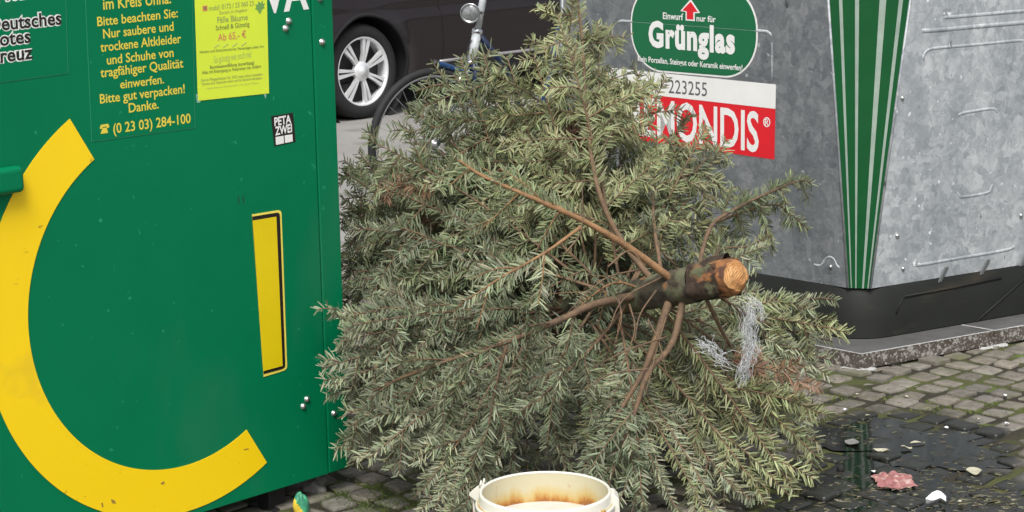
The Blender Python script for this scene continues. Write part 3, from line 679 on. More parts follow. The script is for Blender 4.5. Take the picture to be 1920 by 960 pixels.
for tt in (LEN0, LEN1):                           # nose and tail
    P = np.array([[cpt(tt+(-.1 if tt < 0 else .08)*math.sin(math.pi*f)*math.sin(math.pi*(.15+.8*g)), width(tt, .19+(ztop(tt)-.19)*g)*(1-2*f)+(-1.70)*f, .19+(ztop(tt)-.19)*g) for f in np.linspace(0, 1, 15)] for g in np.linspace(0, 1, 10)])
    body.grid(P, 0, True)
body.build('body', M['car'], car, merge=True)
mb = MB()                                          # wheel wells and underbody
for w_ in (0, WB): mb.lathe(cpt(w_, -.02, WRAD), -CN, [(ARCH+.015, .0), (ARCH+.015, .26), (.001, .27)], 40, a0=0, a1=2*math.pi)
mb.frame_box(cpt(LEN0+.1, -.06, .17), CD*(LEN1-LEN0-.2), -CN*1.58, V(0, 0, .06)); mb.build('underbody', M['well'], car)
for w_ in (0, WB):
    pts = [cpt(w_+math.cos(a)*ARCH, width(w_+math.cos(a)*ARCH, WRAD+math.sin(a)*ARCH)-.004, WRAD+math.sin(a)*ARCH) for a in np.linspace(-.25, math.pi+.25, 40)]
    mb = MB(); mb.tube(pts, .012, 6); mb.build('arch_trim', M['well'], car)
# greenhouse
st_t = [.45, 1.15, 1.7, 2.3, 3.05]; st_z = [.90, 1.33, 1.40, 1.38, .93]
mb = MB(); mr = MB(); P = np.zeros((40, 7, 3))
for i, t in enumerate(np.linspace(.45, 3.05, 40)):
    zr = float(np.interp(t, st_t, st_z)); zb_ = ztop(t)
    for j, f in enumerate((0, 1)):
        pass
    ins = .22*max(0, (zr-zb_)/.5)
    P[i] = [cpt(t, -.10, zb_), cpt(t, -.10-ins*.5, zb_+(zr-zb_)*.5), cpt(t, -.10-ins, zr), cpt(t, -.85, zr+.03), cpt(t, -1.60+ins, zr), cpt(t, -1.60+ins*.5, zb_+(zr-zb_)*.5), cpt(t, -1.60, zb_)]
mb.grid(P[:, :3]); mb.grid(P[:, 4:]); mb.grid(P[:12, 2:5]); mb.grid(P[29:, 2:5]); mb.build('window', M['glass'], car)
mr.grid(P[11:30, 2:5]); mr.tube(P[:, 2], .02, 6); mr.tube(P[:, 4], .02, 6); mr.tube([P[18, 0], P[18, 1], P[18, 2]], .03, 6); mr.build('roof', M['car'], car)
# door: seams and crease, handle
mb = MB()
for t in (.66, 1.72):
    pts = [cpt(t+.03*math.sin(z*4), width(t, z)+.0008, z) for z in np.linspace(.27, .90, 20)]; mb = MB(); mb.tube(pts, .0028, 4); mb.build('door_seam', M['well'], car)
mb = MB(); mb.tube([cpt(t, .008+.012*math.sin(math.pi*(t-1.4)/.2), .76) for t in np.linspace(1.4, 1.6, 8)], .013, 8); mb.build('door_handle', M['car'], car)
mb = MB()
zs = CP.loc(850, 119)[1], CP.loc(1010, 100)[1]
pts = [cpt(t, .004+width(t, .30), .305) for t in np.linspace(.66, 2.18, 14)]
for p in (pts,):
    mb.tube(p, .011, 6)
mb.build('sill_trim', M['sill'], car)
mb = MB(); mb.frame_box(cpt(.5, -.02, .18), CD*1.75, -CN*.1, V(0, 0, .09)); mb.build('sill', M['well'], car, bevel=.02)
for s in (-.2, -1.5):
    mb = MB(); mb.lathe(cpt(LEN0+.05, s, .60), -CD, [(.10, -.05), (.10, .02), (.05, .06), (.001, .07)], 20); mb.build('headlight', M['lamp'], car)
    mb = MB(); mb.frame_box(cpt(LEN1-.03, s-.12, .68), CD*.06, CN*.24, V(0, 0, .12)); mb.build('tail_light', M['tail'], car, bevel=.02)
def wheel(t, side):
    s0 = -.018 if side == 0 else -1.70+.018; ax = CN if side == 0 else -CN
    c = cpt(t, s0, WRAD)
    e = bpy.data.objects.new('wheel', None); COL.objects.link(e); e.parent = car; e.location = tuple(c-np.array(car.location))
    mb = MB(); mb.lathe(c, ax, [(.212, -.19), (.28, -.195), (.297, -.17), (.300, -.10), (.297, -.035), (.282, -.006), (.25, .002), (.222, -.004), (.214, -.012)], 56); mb.build('tyre', M['rubber'], e)
    mb = MB(); mb.lathe(c, ax, [(.196, -.19), (.196, -.05), (.202, -.018), (.212, -.006), (.218, -.008), (.218, -.03)], 56)
    up_ = V(0, 0, 1); x_ = np.cross(up_, ax)
    for k in range(7):
        a0_ = 2*math.pi*k/7+.22
        for da in (-.09, .09):
            a = a0_+da*1.15; rad = up_*math.cos(a)+x_*math.sin(a); tg = -up_*math.sin(a)+x_*math.cos(a)
            ai = a0_+da*1.6; ri = up_*math.cos(ai)+x_*math.sin(ai)
            p0, p1, p2 = c+ri*.045+ax*-.022, c+rad*.12+ax*-.014, c+rad*.205+ax*-.018
            for (q0, q1, w0, w1) in ((p0, p1, .0075, .008), (p1, p2, .008, .0135)):
                vs = [q0-tg*w0, q0+tg*w0, q1+tg*w1, q1-tg*w1]; b_ = [p-ax*.022 for p in vs]
                mb.add(vs+b_, [(0, 1, 2, 3), (0, 4, 5, 1), (1, 5, 6, 2), (2, 6, 7, 3), (3, 7, 4, 0)])
    mb.lathe(c, ax, [(.062, -.05), (.062, -.022), (.05, -.012), (.03, -.012), (.028, -.006), (.001, -.005)], 24)
    mb.build('rim', M['alloy'], e)
    mb = MB(); mb.lathe(c, ax, [(.195, -.085), (.001, -.086)], 40); mb.build('brake_disc', mat('dark_brake', (.02, .02, .02), .6), e)
for t in (0, WB):
    for side in (0, 1): wheel(t, side)

# ================================================================== BICYCLE
bang = R_(52); BD = V(math.sin(bang), math.cos(bang), 0); BN = V(BD[1], -BD[0], 0)
bc = atz(812, 408, 0); BP = Plane(bc, BD, BN); BRAD = .345
bike = thing('bicycle', 'old blue and white bicycle with round chrome headlamp beside the dark car', 'bicycle', BP.uz(.5, 0))
def bp(x, z, s=0.): return BP.uz(x, z, s)
def bq(x, y, s=0.): u, z = BP.loc(x, y); return bp(u, z, s)
def bwheel(x0):
    c = bp(x0, BRAD)
    e = bpy.data.objects.new('wheel', None); COL.objects.link(e); e.parent = bike; e.location = tuple(c-np.array(bike.location))
    an = np.linspace(0, 2*math.pi, 65); ring = lambda r, s=0: [bp(x0+r*math.cos(a), BRAD+r*math.sin(a), s) for a in an]
    mb = MB(); mb.tube(ring(BRAD-.017), .0185, 10, cap=False, flat=BD); mb.build('tyre', M['rubber'], e)
    mb = MB(); mb.lathe(c, BN, [(.312, -.011), (.318, -.012), (.322, -.008), (.322, .008), (.318, .012), (.312, .011), (.303, .006), (.303, -.006), (.312, -.011)], 64); mb.build('rim', M['chrome'], e)
    mb = MB()
    for k in range(36):
        a = 2*math.pi*k/36; sgn = 1 if k % 2 else -1; b = a+sgn*(.9 if (k//2) % 2 else -.9)
        mb.tube([bp(x0+.02*math.cos(b), BRAD+.02*math.sin(b), sgn*.028), bp(x0+.308*math.cos(a), BRAD+.308*math.sin(a), 0)], .0009, 4)
    mb.lathe(bp(x0, BRAD, -.05), BN, [(.001, 0), (.012, 0), (.012, .018), (.024, .02), (.024, .026), (.013, .03), (.013, .07), (.024, .074), (.024, .08), (.012, .082), (.012, .1), (.001, .1)], 16)
    mb.build('spokes', mat('spoke_steel', (.30, .30, .30), .4, metal=.5), e)
bwheel(0); bwheel(1.04)
crown = bq(882, 128); headtop = bq(908, -14); hub = bp(0, BRAD)
hd = unit(headtop-crown)
mb = MB()
for s in (-1, 1):
    a = crown+BN*s*.045; mb.tube(cat_rom([crown+BN*s*.02+hd*.02, a-hd*.03, a-hd*.16, hub+BN*s*.05], 6), np.linspace(.014, .009, 19), 8)
mb.tube([crown-BN*.05, crown+BN*.05], .016, 8); mb.build('fork', M['bike_dark'], bike)
mb = MB(); mb.tube([crown+hd*.02, crown+hd*.17], .0215, 14, 0); mb.tube([crown+hd*.15, crown+hd*.52], .0165, 14, 0); mb.lathe(crown+hd*.015, hd, [(.022, 0), (.028, .004), (.028, .016), (.022, .02)], 16, 1); mb.lathe(crown+hd*.16, hd, [(.021, 0), (.025, .004), (.025, .02), (.017, .024)], 16, 1)
mb.build('head_tube', [M['bike_white'], M['chrome']], bike)
d1 = bq(912, 48); d2 = bq(944, 124); dd = unit(d2-d1); bb = d2+dd*((d2[2]-.29)/-dd[2])
bbx = np.dot(bb-bc, BD); mb = MB(); mb.tube([crown+hd*.17, d2, d2+dd*.2, bb], .0155, 10); mb.build('down_tube', M['bike_dark'], bike)
s1 = bq(1043, 128); sdv = unit(V(*(BD*.30))+V(0, 0, 1)); seat = bb+sdv*.55
mb = MB(); mb.tube([bb, seat], .0145, 10)
ra = bp(1.04, BRAD)
for s in (-1, 1):
    mb.tube([bb+BN*s*.02, ra+BN*s*.055], .009, 8); mb.tube([seat+BN*s*.012-sdv*.06, ra+BN*s*.055], .008, 8)
mb.build('frame', M['bike_blue'], bike)
mb = MB(); mb.tube([seat-sdv*.05, seat+sdv*.16], .0125, 10)
mb.build('seat_post', M['chrome'], bike)
sp_ = seat+sdv*.17; mb = MB()
P = np.array([[sp_+BD*(x-.04)+BN*yy*(.02+.06*max(0, (x-.05)/.2))+V(0, 0, .03-.02*abs(yy)+.015*math.cos(x*12)) for yy in np.linspace(-1, 1, 9)] for x in np.linspace(-.12, .16, 14)]); mb.grid(P); mb.grid(P-V(0, 0, .03)); mb.build('saddle', M['saddle'], bike)
ht = crown+hd*.52; mb = MB(); mb.tube(cat_rom([ht+BD*.14+BN*.29+V(0, 0, .02), ht+BD*.03+BN*.2+V(0, 0, .04), ht-BD*.06+BN*.06, ht-BD*.06-BN*.06, ht+BD*.03-BN*.2+V(0, 0, .04), ht+BD*.14-BN*.29+V(0, 0, .02)], 6), .0115, 10); mb.tube([ht, ht-BD*.06], .013, 8); mb.build('handlebar', M['chrome'], bike)
for s in (-1, 1):
    mb = MB(); mb.tube([ht+BD*.08+BN*s*.245+V(0, 0, .03), ht+BD*.15+BN*s*.30+V(0, 0, .02)], .016, 10); mb.build('grip', M['saddle'], bike)
    mb = MB(); pe = bb+BN*s*.10+BD*s*.13-V(0, 0, s*.09); mb.tube([bb+BN*s*.05, pe-BN*s*.04], .009, 8); mb.frame_box(pe-BD*.045-BN*.03-V(0, 0, .01), BD*.09, BN*.06, V(0, 0, .02)); mb.build('pedal', M['dark_metal'], bike)
mb = MB(); mb.lathe(bb, BN, [(.001, .03), (.085, .03), (.09, .033), (.09, .037), (.001, .037)], 36); mb.build('chainring', M['chrome'], bike)
# headlamp facing forward
lc = bq(877, 24, .02); ld = unit(-BD*.72+BN*.66-V(0, 0, .08))
mb = MB(); mb.lathe(lc, ld, [(.001, -.085), (.018, -.08), (.032, -.06), (.041, -.025), (.0455, 0), (.047, .005), (.045, .010), (.039, .008), (.037, .003), (.001, .002)], 28); hl = mb.build('headlamp', M['chrome'], bike)
mb = MB(); mb.lathe(lc, ld, [(.037, .004), (.028, .010), (.013, .014), (.001, .015)], 28); mb.build('lamp_lens', M['lamp'], hl)
mb = MB(); mb.tube([lc-ld*.05-V(0, 0, .02), crown+hd*.175], .008, 6); mb.tube(cat_rom([crown+hd*.17, crown+hd*.1-BD*.035, crown-hd*.0-BD*.03, crown-hd*.1-BD*.01], 5), .0025, 5); mb.build('lamp_bracket', M['dark_metal'], hl)
# mudguard stay in front of the crown with end cap, brake caliper
g0, g1 = bq(816, 119), bq(872, 137); mb = MB(); mb.tube(cat_rom([g0, g0*.6+g1*.4+V(0, 0, .004), g1, crown-hd*.015], 5), .0145, 10); gd = mb.build('mudguard', M['bike_blue'], bike)
mb = MB(); mb.tube([g0-unit(g1-g0)*.012, g0+unit(g1-g0)*.012], .0165, 12); mb.build('end_cap', M['saddle'], gd)
k0 = bq(855, 141, .03); mb = MB(); mb.tube([k0, bq(856, 168, .03)], .0105, 8); mb.tube([k0+V(0, 0, .004), k0+V(0, 0, .014)], .011, 10); mb.tube([bq(857, 168, .03), bq(858, 196, .032)], .008, 8, 1); mb.tube([bq(855, 143, .03), crown-hd*.03], .006, 6, 1); mb.build('brake_caliper', [M['chrome'], M['dark_metal']], bike)

# ================================================================== PAIL
BZ = .016; bt = atz(1022, 919, BZ+.243); bcx = V(bt[0], bt[1], BZ)
pail = thing('bucket', 'white plastic bucket with rust stained inside standing before the discarded tree', 'bucket', bcx)
mpi = mat('pail_inside', (.50, .46, .31), .45, var=.08, vscale=6)
t = mpi.node_tree; b = t.nodes['Principled BSDF']; L = t.links.new
tc = t.nodes.new('ShaderNodeTexCoord'); sp = t.nodes.new('ShaderNodeSeparateXYZ'); L(tc.outputs['Object'], sp.inputs[0])
nz = t.nodes.new('ShaderNodeTexNoise'); nz.inputs['Scale'].default_value = 14; nz.inputs['Detail'].default_value = 7; nz.inputs['Roughness'].default_value = .7
mp = t.nodes.new('ShaderNodeMapping'); mp.inputs['Scale'].default_value = (1, 1, .35); L(tc.outputs['Object'], mp.inputs[0]); L(mp.outputs[0], nz.inputs['Vector'])
ma = t.nodes.new('ShaderNodeMath'); ma.operation = 'MULTIPLY_ADD'; ma.inputs[1].default_value = .085; L(nz.outputs['Fac'], ma.inputs[0]); L(sp.outputs[2], ma.inputs[2])
rp = t.nodes.new('ShaderNodeValToRGB'); el = rp.color_ramp.elements
el[0].position = 0; el[0].color = (.62, .60, .55, 1); el[1].position = 1; el[1].color = (.50, .465, .32, 1)
for p_, c_ in ((.150, (.5, .48, .4)), (.214, (.26, .10, .02)), (.222, (.40, .19, .04)), (.233, (.48, .36, .14)), (.255, (.50, .46, .31))): q = el.new(p_); q.color = (*c_, 1)
L(ma.outputs[0], rp.inputs[0]); L(rp.outputs[0], b.inputs['Base Color'])
speck(mpi, (.30, .10, .02), 16, .62, .70, 6, (1, 1, .8)); M['pail_in'] = mpi
c0 = bcx
def PT(r, h): return (r, h)
mb = MB(); mb.lathe(c0, V(0, 0, 1), [(.001, 0), (.128, 0), (.132, .004), (.149, .196), (.149, .2), (.158, .203), (.159, .214), (.1565, .2165), (.1515, .2165), (.1500, .2195), (.1500, .2375), (.1475, .2425), (.1435, .2425), (.1425, .239)], 72); wl = mb.build('wall', M['bucket'], pail)
mb = MB(); mb.lathe(c0, V(0, 0, 1), [(.1425, .2385), (.1245, .008), (.122, .006), (.001, .006)], 72); mb.build('inside', M['pail_in'], pail)
mb = MB(); mb.lathe(c0, V(0, 0, 1), [(.1372, .172), (.12, .1735), (.001, .174)], 60); mb.build('dried_paint', speck(mat('dried_white_paint', (.66, .62, .56), .55, var=.15, vscale=14), (.55, .34, .14), 10, .58, .72, 5), pail)
mb = MB()                                            # brown grime in the groove under the rim
mb.lathe(c0, V(0, 0, 1), [(.1512, .2178), (.1550, .2172)], 72); mb.build('rim_groove', speck(mat('rust_grime', (.60, .50, .28), .7, var=.3, vscale=20), (.42, .22, .07), 14, .52, .62, 5), pail)
ax_l = unit((atz(885, 922, BZ+.22)-c0)*V(1, 1, 0)); ay_l = V(-ax_l[1], ax_l[0], 0)
def lug(ax, ay, r0, prof, halfw, name):
    mb = MB(); ring = [c0+ax*(r0+x)+V(0, 0, z)-ay*halfw for x, z in prof]; mb.prism(ring, ay*2*halfw); return mb.build(name, M['bucket'], pail, bevel=.0022)
lg = lug(ax_l, ay_l, .152, [(-.003, .195), (.018, .203), (.034, .214), (.030, .221), (.014, .236), (.006, .241), (-.003, .236)], .011, 'handle_lug')
mb = MB()
for s in (-1, 1): q = c0+ax_l*.157+ay_l*s*.009+V(0, 0, .236); mb.tube([q, q+ax_l*-.004+V(0, 0, .016)], [.0035, .0018], 6)
mb.tube(cat_rom([c0+ax_l*.178+V(0, 0, .212), c0+ax_l*.176+V(0, 0, .17), c0+ax_l*.168+V(0, 0, .12), c0+ax_l*.160-ay_l*.05+V(0, 0, .07)], 5), .0028, 6)
mb.build('lug_hook', M['bucket'], lg)
ax_r = unit((atz(1150, 935, BZ+.22)-c0)*V(1, 1, 0)); ay_r = V(-ax_r[1], ax_r[0], 0)
lug(ax_r, ay_r, .149, [(-.006, .09), (.016, .10), (.019, .19), (.017, .226), (.008, .236), (-.003, .239)], .026, 'handle_lug')
a_ = unit(ax_r*.75-ay_r*.66) if (ax_r*.75-ay_r*.66)[1] < (ax_r*.75+ay_r*.66)[1] else unit(ax_r*.75+ay_r*.66)
mb = MB(); y_ = V(-a_[1], a_[0], 0)
M['tab'] = mat('stained_tab', (.62, .42, .16), .6, var=.4, vscale=40)
for k in (-.5, .32): mb = MB(); mb.frame_box(c0+a_*.1495+y_*(k*.06-.005)+V(0, 0, .2168), y_*.010, a_*.0085, V(0, 0, .006)); mb.build('rim_tab', M['tab'], pail, bevel=.001)

# ================================================================== DISCARDED FIR TREE
TB = athor(1383, 516, 5.02); T2 = athor(1130, 566, 5.34)
AX = unit(T2-TB); TL = 1.75
def trunk_pt(s): return TB+AX*s
def trunk_r(s): return float(np.interp(s, [0, .05, .2, .5, 1.0, 1.75], [.049, .0495, .0465, .036, .022, .005]))
tree = thing('christmas_tree', 'discarded dry fir tree lying on its side with sawn trunk end', 'tree', (TB+AX*.8)*V(1, 1, 0))
tx = unit(V(0, 0, 1)-AX*AX[2]); ty = np.cross(AX, tx)
def trunk_mesh(s0, s1, n, amp, seed, mats, name, parent):
    r = np.random.default_rng(seed); P = np.zeros((n, 25, 3)); ph = r.uniform(0, 6.3, 6)
    for i, s in enumerate(np.linspace(s0, s1, n)):
        for j in range(25):
            a = 2*math.pi*(j % 24)/24; rr = trunk_r(s)*(1+amp*(math.sin(3*a+ph[0]+s*9)+.7*math.sin(5*a+ph[1]-s*22)+.6*math.sin(8*a+ph[2]+s*40))*.3)
            P[i, j] = trunk_pt(s)+rr*(tx*math.cos(a)+ty*math.sin(a))
    mb = MB(); mb.grid(P); return mb.build(name, mats, parent, merge=True)
trk = trunk_mesh(.135, TL, 60, .12, 2, M['bark'], 'trunk', tree)
trunk_mesh(.028, .137, 40, .40, 3, M['barkdark'], 'stripped_trunk_end', tree)
r = np.random.default_rng(5); rad_n = 29; P = np.zeros((rad_n, 33, 3)); ph = r.uniform(0, 6.3, 8)
mb = MB()
for i in range(rad_n):                                # sawn face, slightly domed and torn at the rim
    f = i/(rad_n-1)
    for j in range(33):
        a = 2*math.pi*(j % 32)/32
        rr = .0415*f*(1+.07*math.sin(2*a+ph[0])+.05*math.sin(5*a+ph[1])+.03*math.sin(11*a+ph[4]))
        P[i, j] = trunk_pt(-.004+.010*f*f+.0022*math.sin(9*f+3*a+ph[2])*f+.0012*math.sin(21*a+ph[3])*f+.0012*math.sin(38*(f*math.cos(a+.6))))+rr*(tx*math.cos(a)+ty*math.sin(a))
for i in range(rad_n-1): mb.grid(P[i:i+2], (0, 0, 2)[i % 3] if i < 22 else (0, 2)[i % 2])
Q = np.zeros((5, 33, 3))
for i, (s, k) in enumerate(((.0045, 1.), (.012, 1.12), (.024, 1.19), (.040, 1.235), (.058, 1.20))):
    for j in range(33):
        a = 2*math.pi*(j % 32)/32; jag = (.012*math.sin(4*a+ph[3])+.009*math.sin(9*a+ph[4])+.006*math.sin(17*a+ph[5]))*(0, .5, 1., 1.6, 2.)[i]
        rr = .040*k*(1+.05*math.sin(3*a+ph[0])+.025*math.sin(13*a+i)*(i > 0))
        Q[i, j] = trunk_pt(s+jag*.6)+rr*(tx*math.cos(a)+ty*math.sin(a))
Q[0] = P[-1]
mb.grid(Q, 1); mb.build('sawn_end', [M['cut'], M['cutrim'], M['cutring']], trk, merge=True)

# ---- obstacles the sprays keep out of
def blocked(p):
    d = p-P0
    if np.dot(d, GN) < .012 and np.dot(d, GD) < GU1+.012 and np.dot(d, GN) > -1.2: return True
    if np.dot(p-BL, NL) < .01 and np.dot(p-BR, NR) < .01: return True
    if p[2] < .022: return True
    if p[2] < BZ+.26 and math.hypot(p[0]-bcx[0], p[1]-bcx[1]) < .172: return True
    if p[2] < .075 and np.dot(p-S, NL) < .0 and np.dot(p-S, NR) < 0: return True
    return False
def blocked_v(Pv):
    d = Pv-P0
    m1 = (d@GN < .006) & (d@GD < GU1+.006) & (d@GN > -1.2)
    m2 = ((Pv-BL)@NL < .004) & ((Pv-BR)@NR < .004)
    m3 = Pv[:, 2] < .016
    m4 = (Pv[:, 2] < BZ+.25) & (np.hypot(Pv[:, 0]-bcx[0], Pv[:, 1]-bcx[1]) < .164)
    m5 = (Pv[:, 2] < .074) & ((Pv-S)@NL < 0) & ((Pv-S)@NR < 0)
    return m1 | m2 | m3 | m4 | m5

TINTS = dict(grey=(.170, .196, .118), silver=(.232, .254, .160), olive=(.162, .187, .099), yellow=(.220, .236, .117), brown=(.20, .115, .07), deep=(.075, .092, .052))
class Spray:
    def __init__(s): s.wood = MB(); s.tw = []
    def twig(s, pts, N, dens, tint, nl=1.):
        s.tw.append((np.asarray(pts, float), N, dens, tint, nl))
    def needle_arrays(s):
        Ps, Ts, Ns, Ls, Cs = [], [], [], [], []
        for pts, N, dens, tint, nl in s.tw:
            seg = np.diff(pts, axis=0); sl = np.linalg.norm(seg, axis=1); cl = np.r_[0, np.cumsum(sl)]; L = cl[-1]
            n = max(4, int(L*dens)); t = np.sort(rng.uniform(0, L, n))
            i = np.clip(np.searchsorted(cl, t, 'right')-1, 0, len(seg)-1); f = (t-cl[i])/np.maximum(sl[i], 1e-9)
            Ps.append(pts[i]+seg[i]*f[:, None]); Ts.append(seg[i]/np.maximum(sl[i], 1e-9)[:, None]); Ns.append(np.repeat(N[None], n, 0))
            frac = t/L; Ls.append(nl*rng.uniform(.024, .038, n)*np.clip(1.25-frac*.6, .45, 1.))
            c = np.array(tint)[None]*rng.uniform(.72, 1.25, (n, 1))*(1+rng.normal(0, .06, (n, 3))); Cs.append(c)
        return map(np.concatenate, (Ps, Ts, Ns, Ls, Cs))
    def build(s, name='branch', woodmat=None):
        b = s.wood.build(name, woodmat or M['wood'], tree)
        if not s.tw: return b
        P, T, N, L, C = s.needle_arrays(); n = len(P)
        N = N-T*np.sum(N*T, 1)[:, None]; N /= np.linalg.norm(N, axis=1)[:, None]+1e-9; S_ = np.cross(N, T)
        side = np.where(rng.random(n) < .5, 1., -1.); ang = np.radians(rng.normal(36, 10, n)); lift = rng.normal(.10, .30, n)
        topn = rng.random(n) < .22; lift = np.where(topn, rng.normal(.75, .3, n)*np.where(rng.random(n) < .6, 1, -1), lift)
        D = S_*(side*np.cos(ang))[:, None]+T*np.sin(ang)[:, None]+N*lift[:, None]; D /= np.linalg.norm(D, axis=1)[:, None]
        W = np.cross(D, N+rng.normal(0, .5, (n, 3))); W /= np.linalg.norm(W, axis=1)[:, None]+1e-9
        U_ = np.cross(W, D); wd = rng.uniform(.0013, .0020, n)
        bend = T*rng.normal(.10, .10, n)[:, None]-N*rng.normal(.05, .09, n)[:, None]+V(0, 0, -.05)
        mid = P+D*(L*.55)[:, None]+bend*(L*.15)[:, None]; tip = P+D*L[:, None]+bend*(L*.75)[:, None]
        ok = ~(blocked_v(tip) | blocked_v(mid)); P, D, W, mid, tip, wd, C, L = (x[ok] for x in (P, D, W, mid, tip, wd, C, L)); n = len(P)
        vs = np.empty((n, 6, 3)); w_ = wd[:, None]
        vs[:, 0] = P-W*w_*.7; vs[:, 1] = P+W*w_*.7; vs[:, 2] = mid+W*w_*1.1; vs[:, 3] = mid-W*w_*1.1; vs[:, 4] = tip+W*w_*.55; vs[:, 5] = tip-W*w_*.55
        base = np.array(tree.location); vs = (vs-base).reshape(-1, 3)
        me = bpy.data.meshes.new('needles'); me.vertices.add(n*6); me.vertices.foreach_set('co', vs.ravel())
        k = np.arange(n)[:, None]*6; idx = np.concatenate([k+np.array([[0, 1, 2, 3]]), k+np.array([[3, 2, 4, 5]])], 1).ravel()
        me.loops.add(n*8); me.loops.foreach_set('vertex_index', idx.astype(np.int32))
        me.polygons.add(n*2); me.polygons.foreach_set('loop_start', (np.arange(n*2)*4).astype(np.int32)); me.polygons.foreach_set('loop_total', np.full(n*2, 4, np.int32))
        me.update(calc_edges=True); me.materials.append(M['needle'])
        o = bpy.data.objects.new('needles', me); COL.objects.link(o); o.parent = b
        paint(o, np.repeat(C, 6, 0)); Spray.total += n
        return b
Spray.total = 0
G = V(0, 0, -1)
def curve3(p0, d, L, n, droop, toward=None, tw=0.):
    t = np.linspace(0, 1, n)[:, None]; pts = p0+d*L*t+G*droop*L*t*t
    if toward is not None: pts = pts+toward*tw*L*t*t
    return pts
def grow(path, tint, start=.25, r0=.007, dens=460, sec=1., N=None, sp=.064, tipL=.05, bare_r=None, woodmat=None, rag=.0):
    """one bough: wooden axis along path, flat side sprays and needles"""
    path = np.asarray(path, float); seg = np.diff(path, axis=0); sl = np.linalg.norm(seg, axis=1); cl = np.r_[0, np.cumsum(sl)]; L = cl[-1]
    S_ = Spray(); n = len(path); rad = r0*np.linspace(1, .28, n); S_.wood.tube(path, rad, 7)
    def pos(t): i = min(max(int(np.searchsorted(cl, t*L, 'right'))-1, 0), n-2); f = (t*L-cl[i])/max(sl[i], 1e-9); return path[i]+seg[i]*f, seg[i]/max(sl[i], 1e-9)
    if N is None:
        T0 = unit(path[-1]-path[0]); N = AX*.7+fw*.6+rng.normal(0, .22, 3)+V(0, 0, .2); N = unit(N-T0*np.dot(N, T0))
    k0 = max(1, int(n*(start+.05)))
    S_.twig(path[k0-1:], N, dens, tint)
    t = start; k = rng.integers(0, 2)
    while t < .985:
        p, T = pos(t); side = 1 if k % 2 else -1; k += 1
        side_v = np.cross(N, T)*side; ang = R_(rng.normal(48, 8))
        l2 = sec*min(.30, (.58*(1-t)*L+.045))*rng.uniform(.6, 1.15)
        if t < start+.12: l2 *= rng.uniform(.5, 1.)
        d = unit(T*math.sin(R_(90)-ang)+side_v*math.sin(ang)+N*rng.normal(0, .16)+G*rng.uniform(.10, .75))
        q = curve3(p, d, l2, 6, rng.uniform(.08, .42), T, .12)
        if not (blocked(q[-1]) or blocked(q[3])):
            tt = np.array(tint)*rng.uniform(.70, 1.32)
            if rng.random() < .004: tt = np.array(TINTS['brown'])
            S_.wood.tube(q, np.linspace(.0024, .0011, 6), 4, cap=False)
            N2 = unit(N+rng.normal(0, .25, 3)); S_.twig(q if rng.random() > .06 else q[:4], N2, dens*rng.uniform(.7, 1.15), tt, rng.uniform(.8, 1.28))
            if l2 > .11:
                u = .22; kk = 0
                while u < .92:
                    i = min(int(u*5), 4); p3 = q[i]+(q[i+1]-q[i])*(u*5-i); T3 = unit(q[i+1]-q[i]); s3 = np.cross(N2, T3)*(1 if kk % 2 else -1); kk += 1
                    l3 = min(.10, .42*(1-u)*l2+.018)*rng.uniform(.6, 1.15); d3 = unit(T3*.66+s3*.75+N2*rng.normal(0, .2)+G*rng.uniform(.05, .45))
                    q3 = curve3(p3, d3, l3, 4, rng.uniform(.05, .2))
                    if not blocked(q3[-1]):
                        S_.wood.tube(q3, np.linspace(.0014, .0008, 4), 3, cap=False); S_.twig(q3, unit(N2+rng.normal(0, .3, 3)), dens, tt*rng.uniform(.9, 1.12), .95)
                    u += .050/l2*rng.uniform(.8, 1.3)
        t += sp/L*rng.uniform(.75, 1.3)
    S_.build('branch', woodmat)
def plane_pt(px, py, s, adv, cap=5.0):
    o = trunk_pt(s); d = ray(px, py); t = (np.dot(o-CAM, AX)+adv)/np.dot(d, AX); p = CAM+d*t
    if p[1] < cap: p = athor(px, py, cap)
    return p
def tip_path(s, tip, bow=.06, n=14):
    o = trunk_pt(s); v = tip-o; L = np.linalg.norm(v); r = unit(v-AX*np.dot(v, AX)); o = o+r*trunk_r(s)*.6
    m = o*.45+tip*.55-AX*bow*L*.5+V(0, 0, bow*L*.6)
    t = np.linspace(0, 1, n)[:, None]; return (1-t)**2*o+2*t*(1-t)*m+t*t*tip
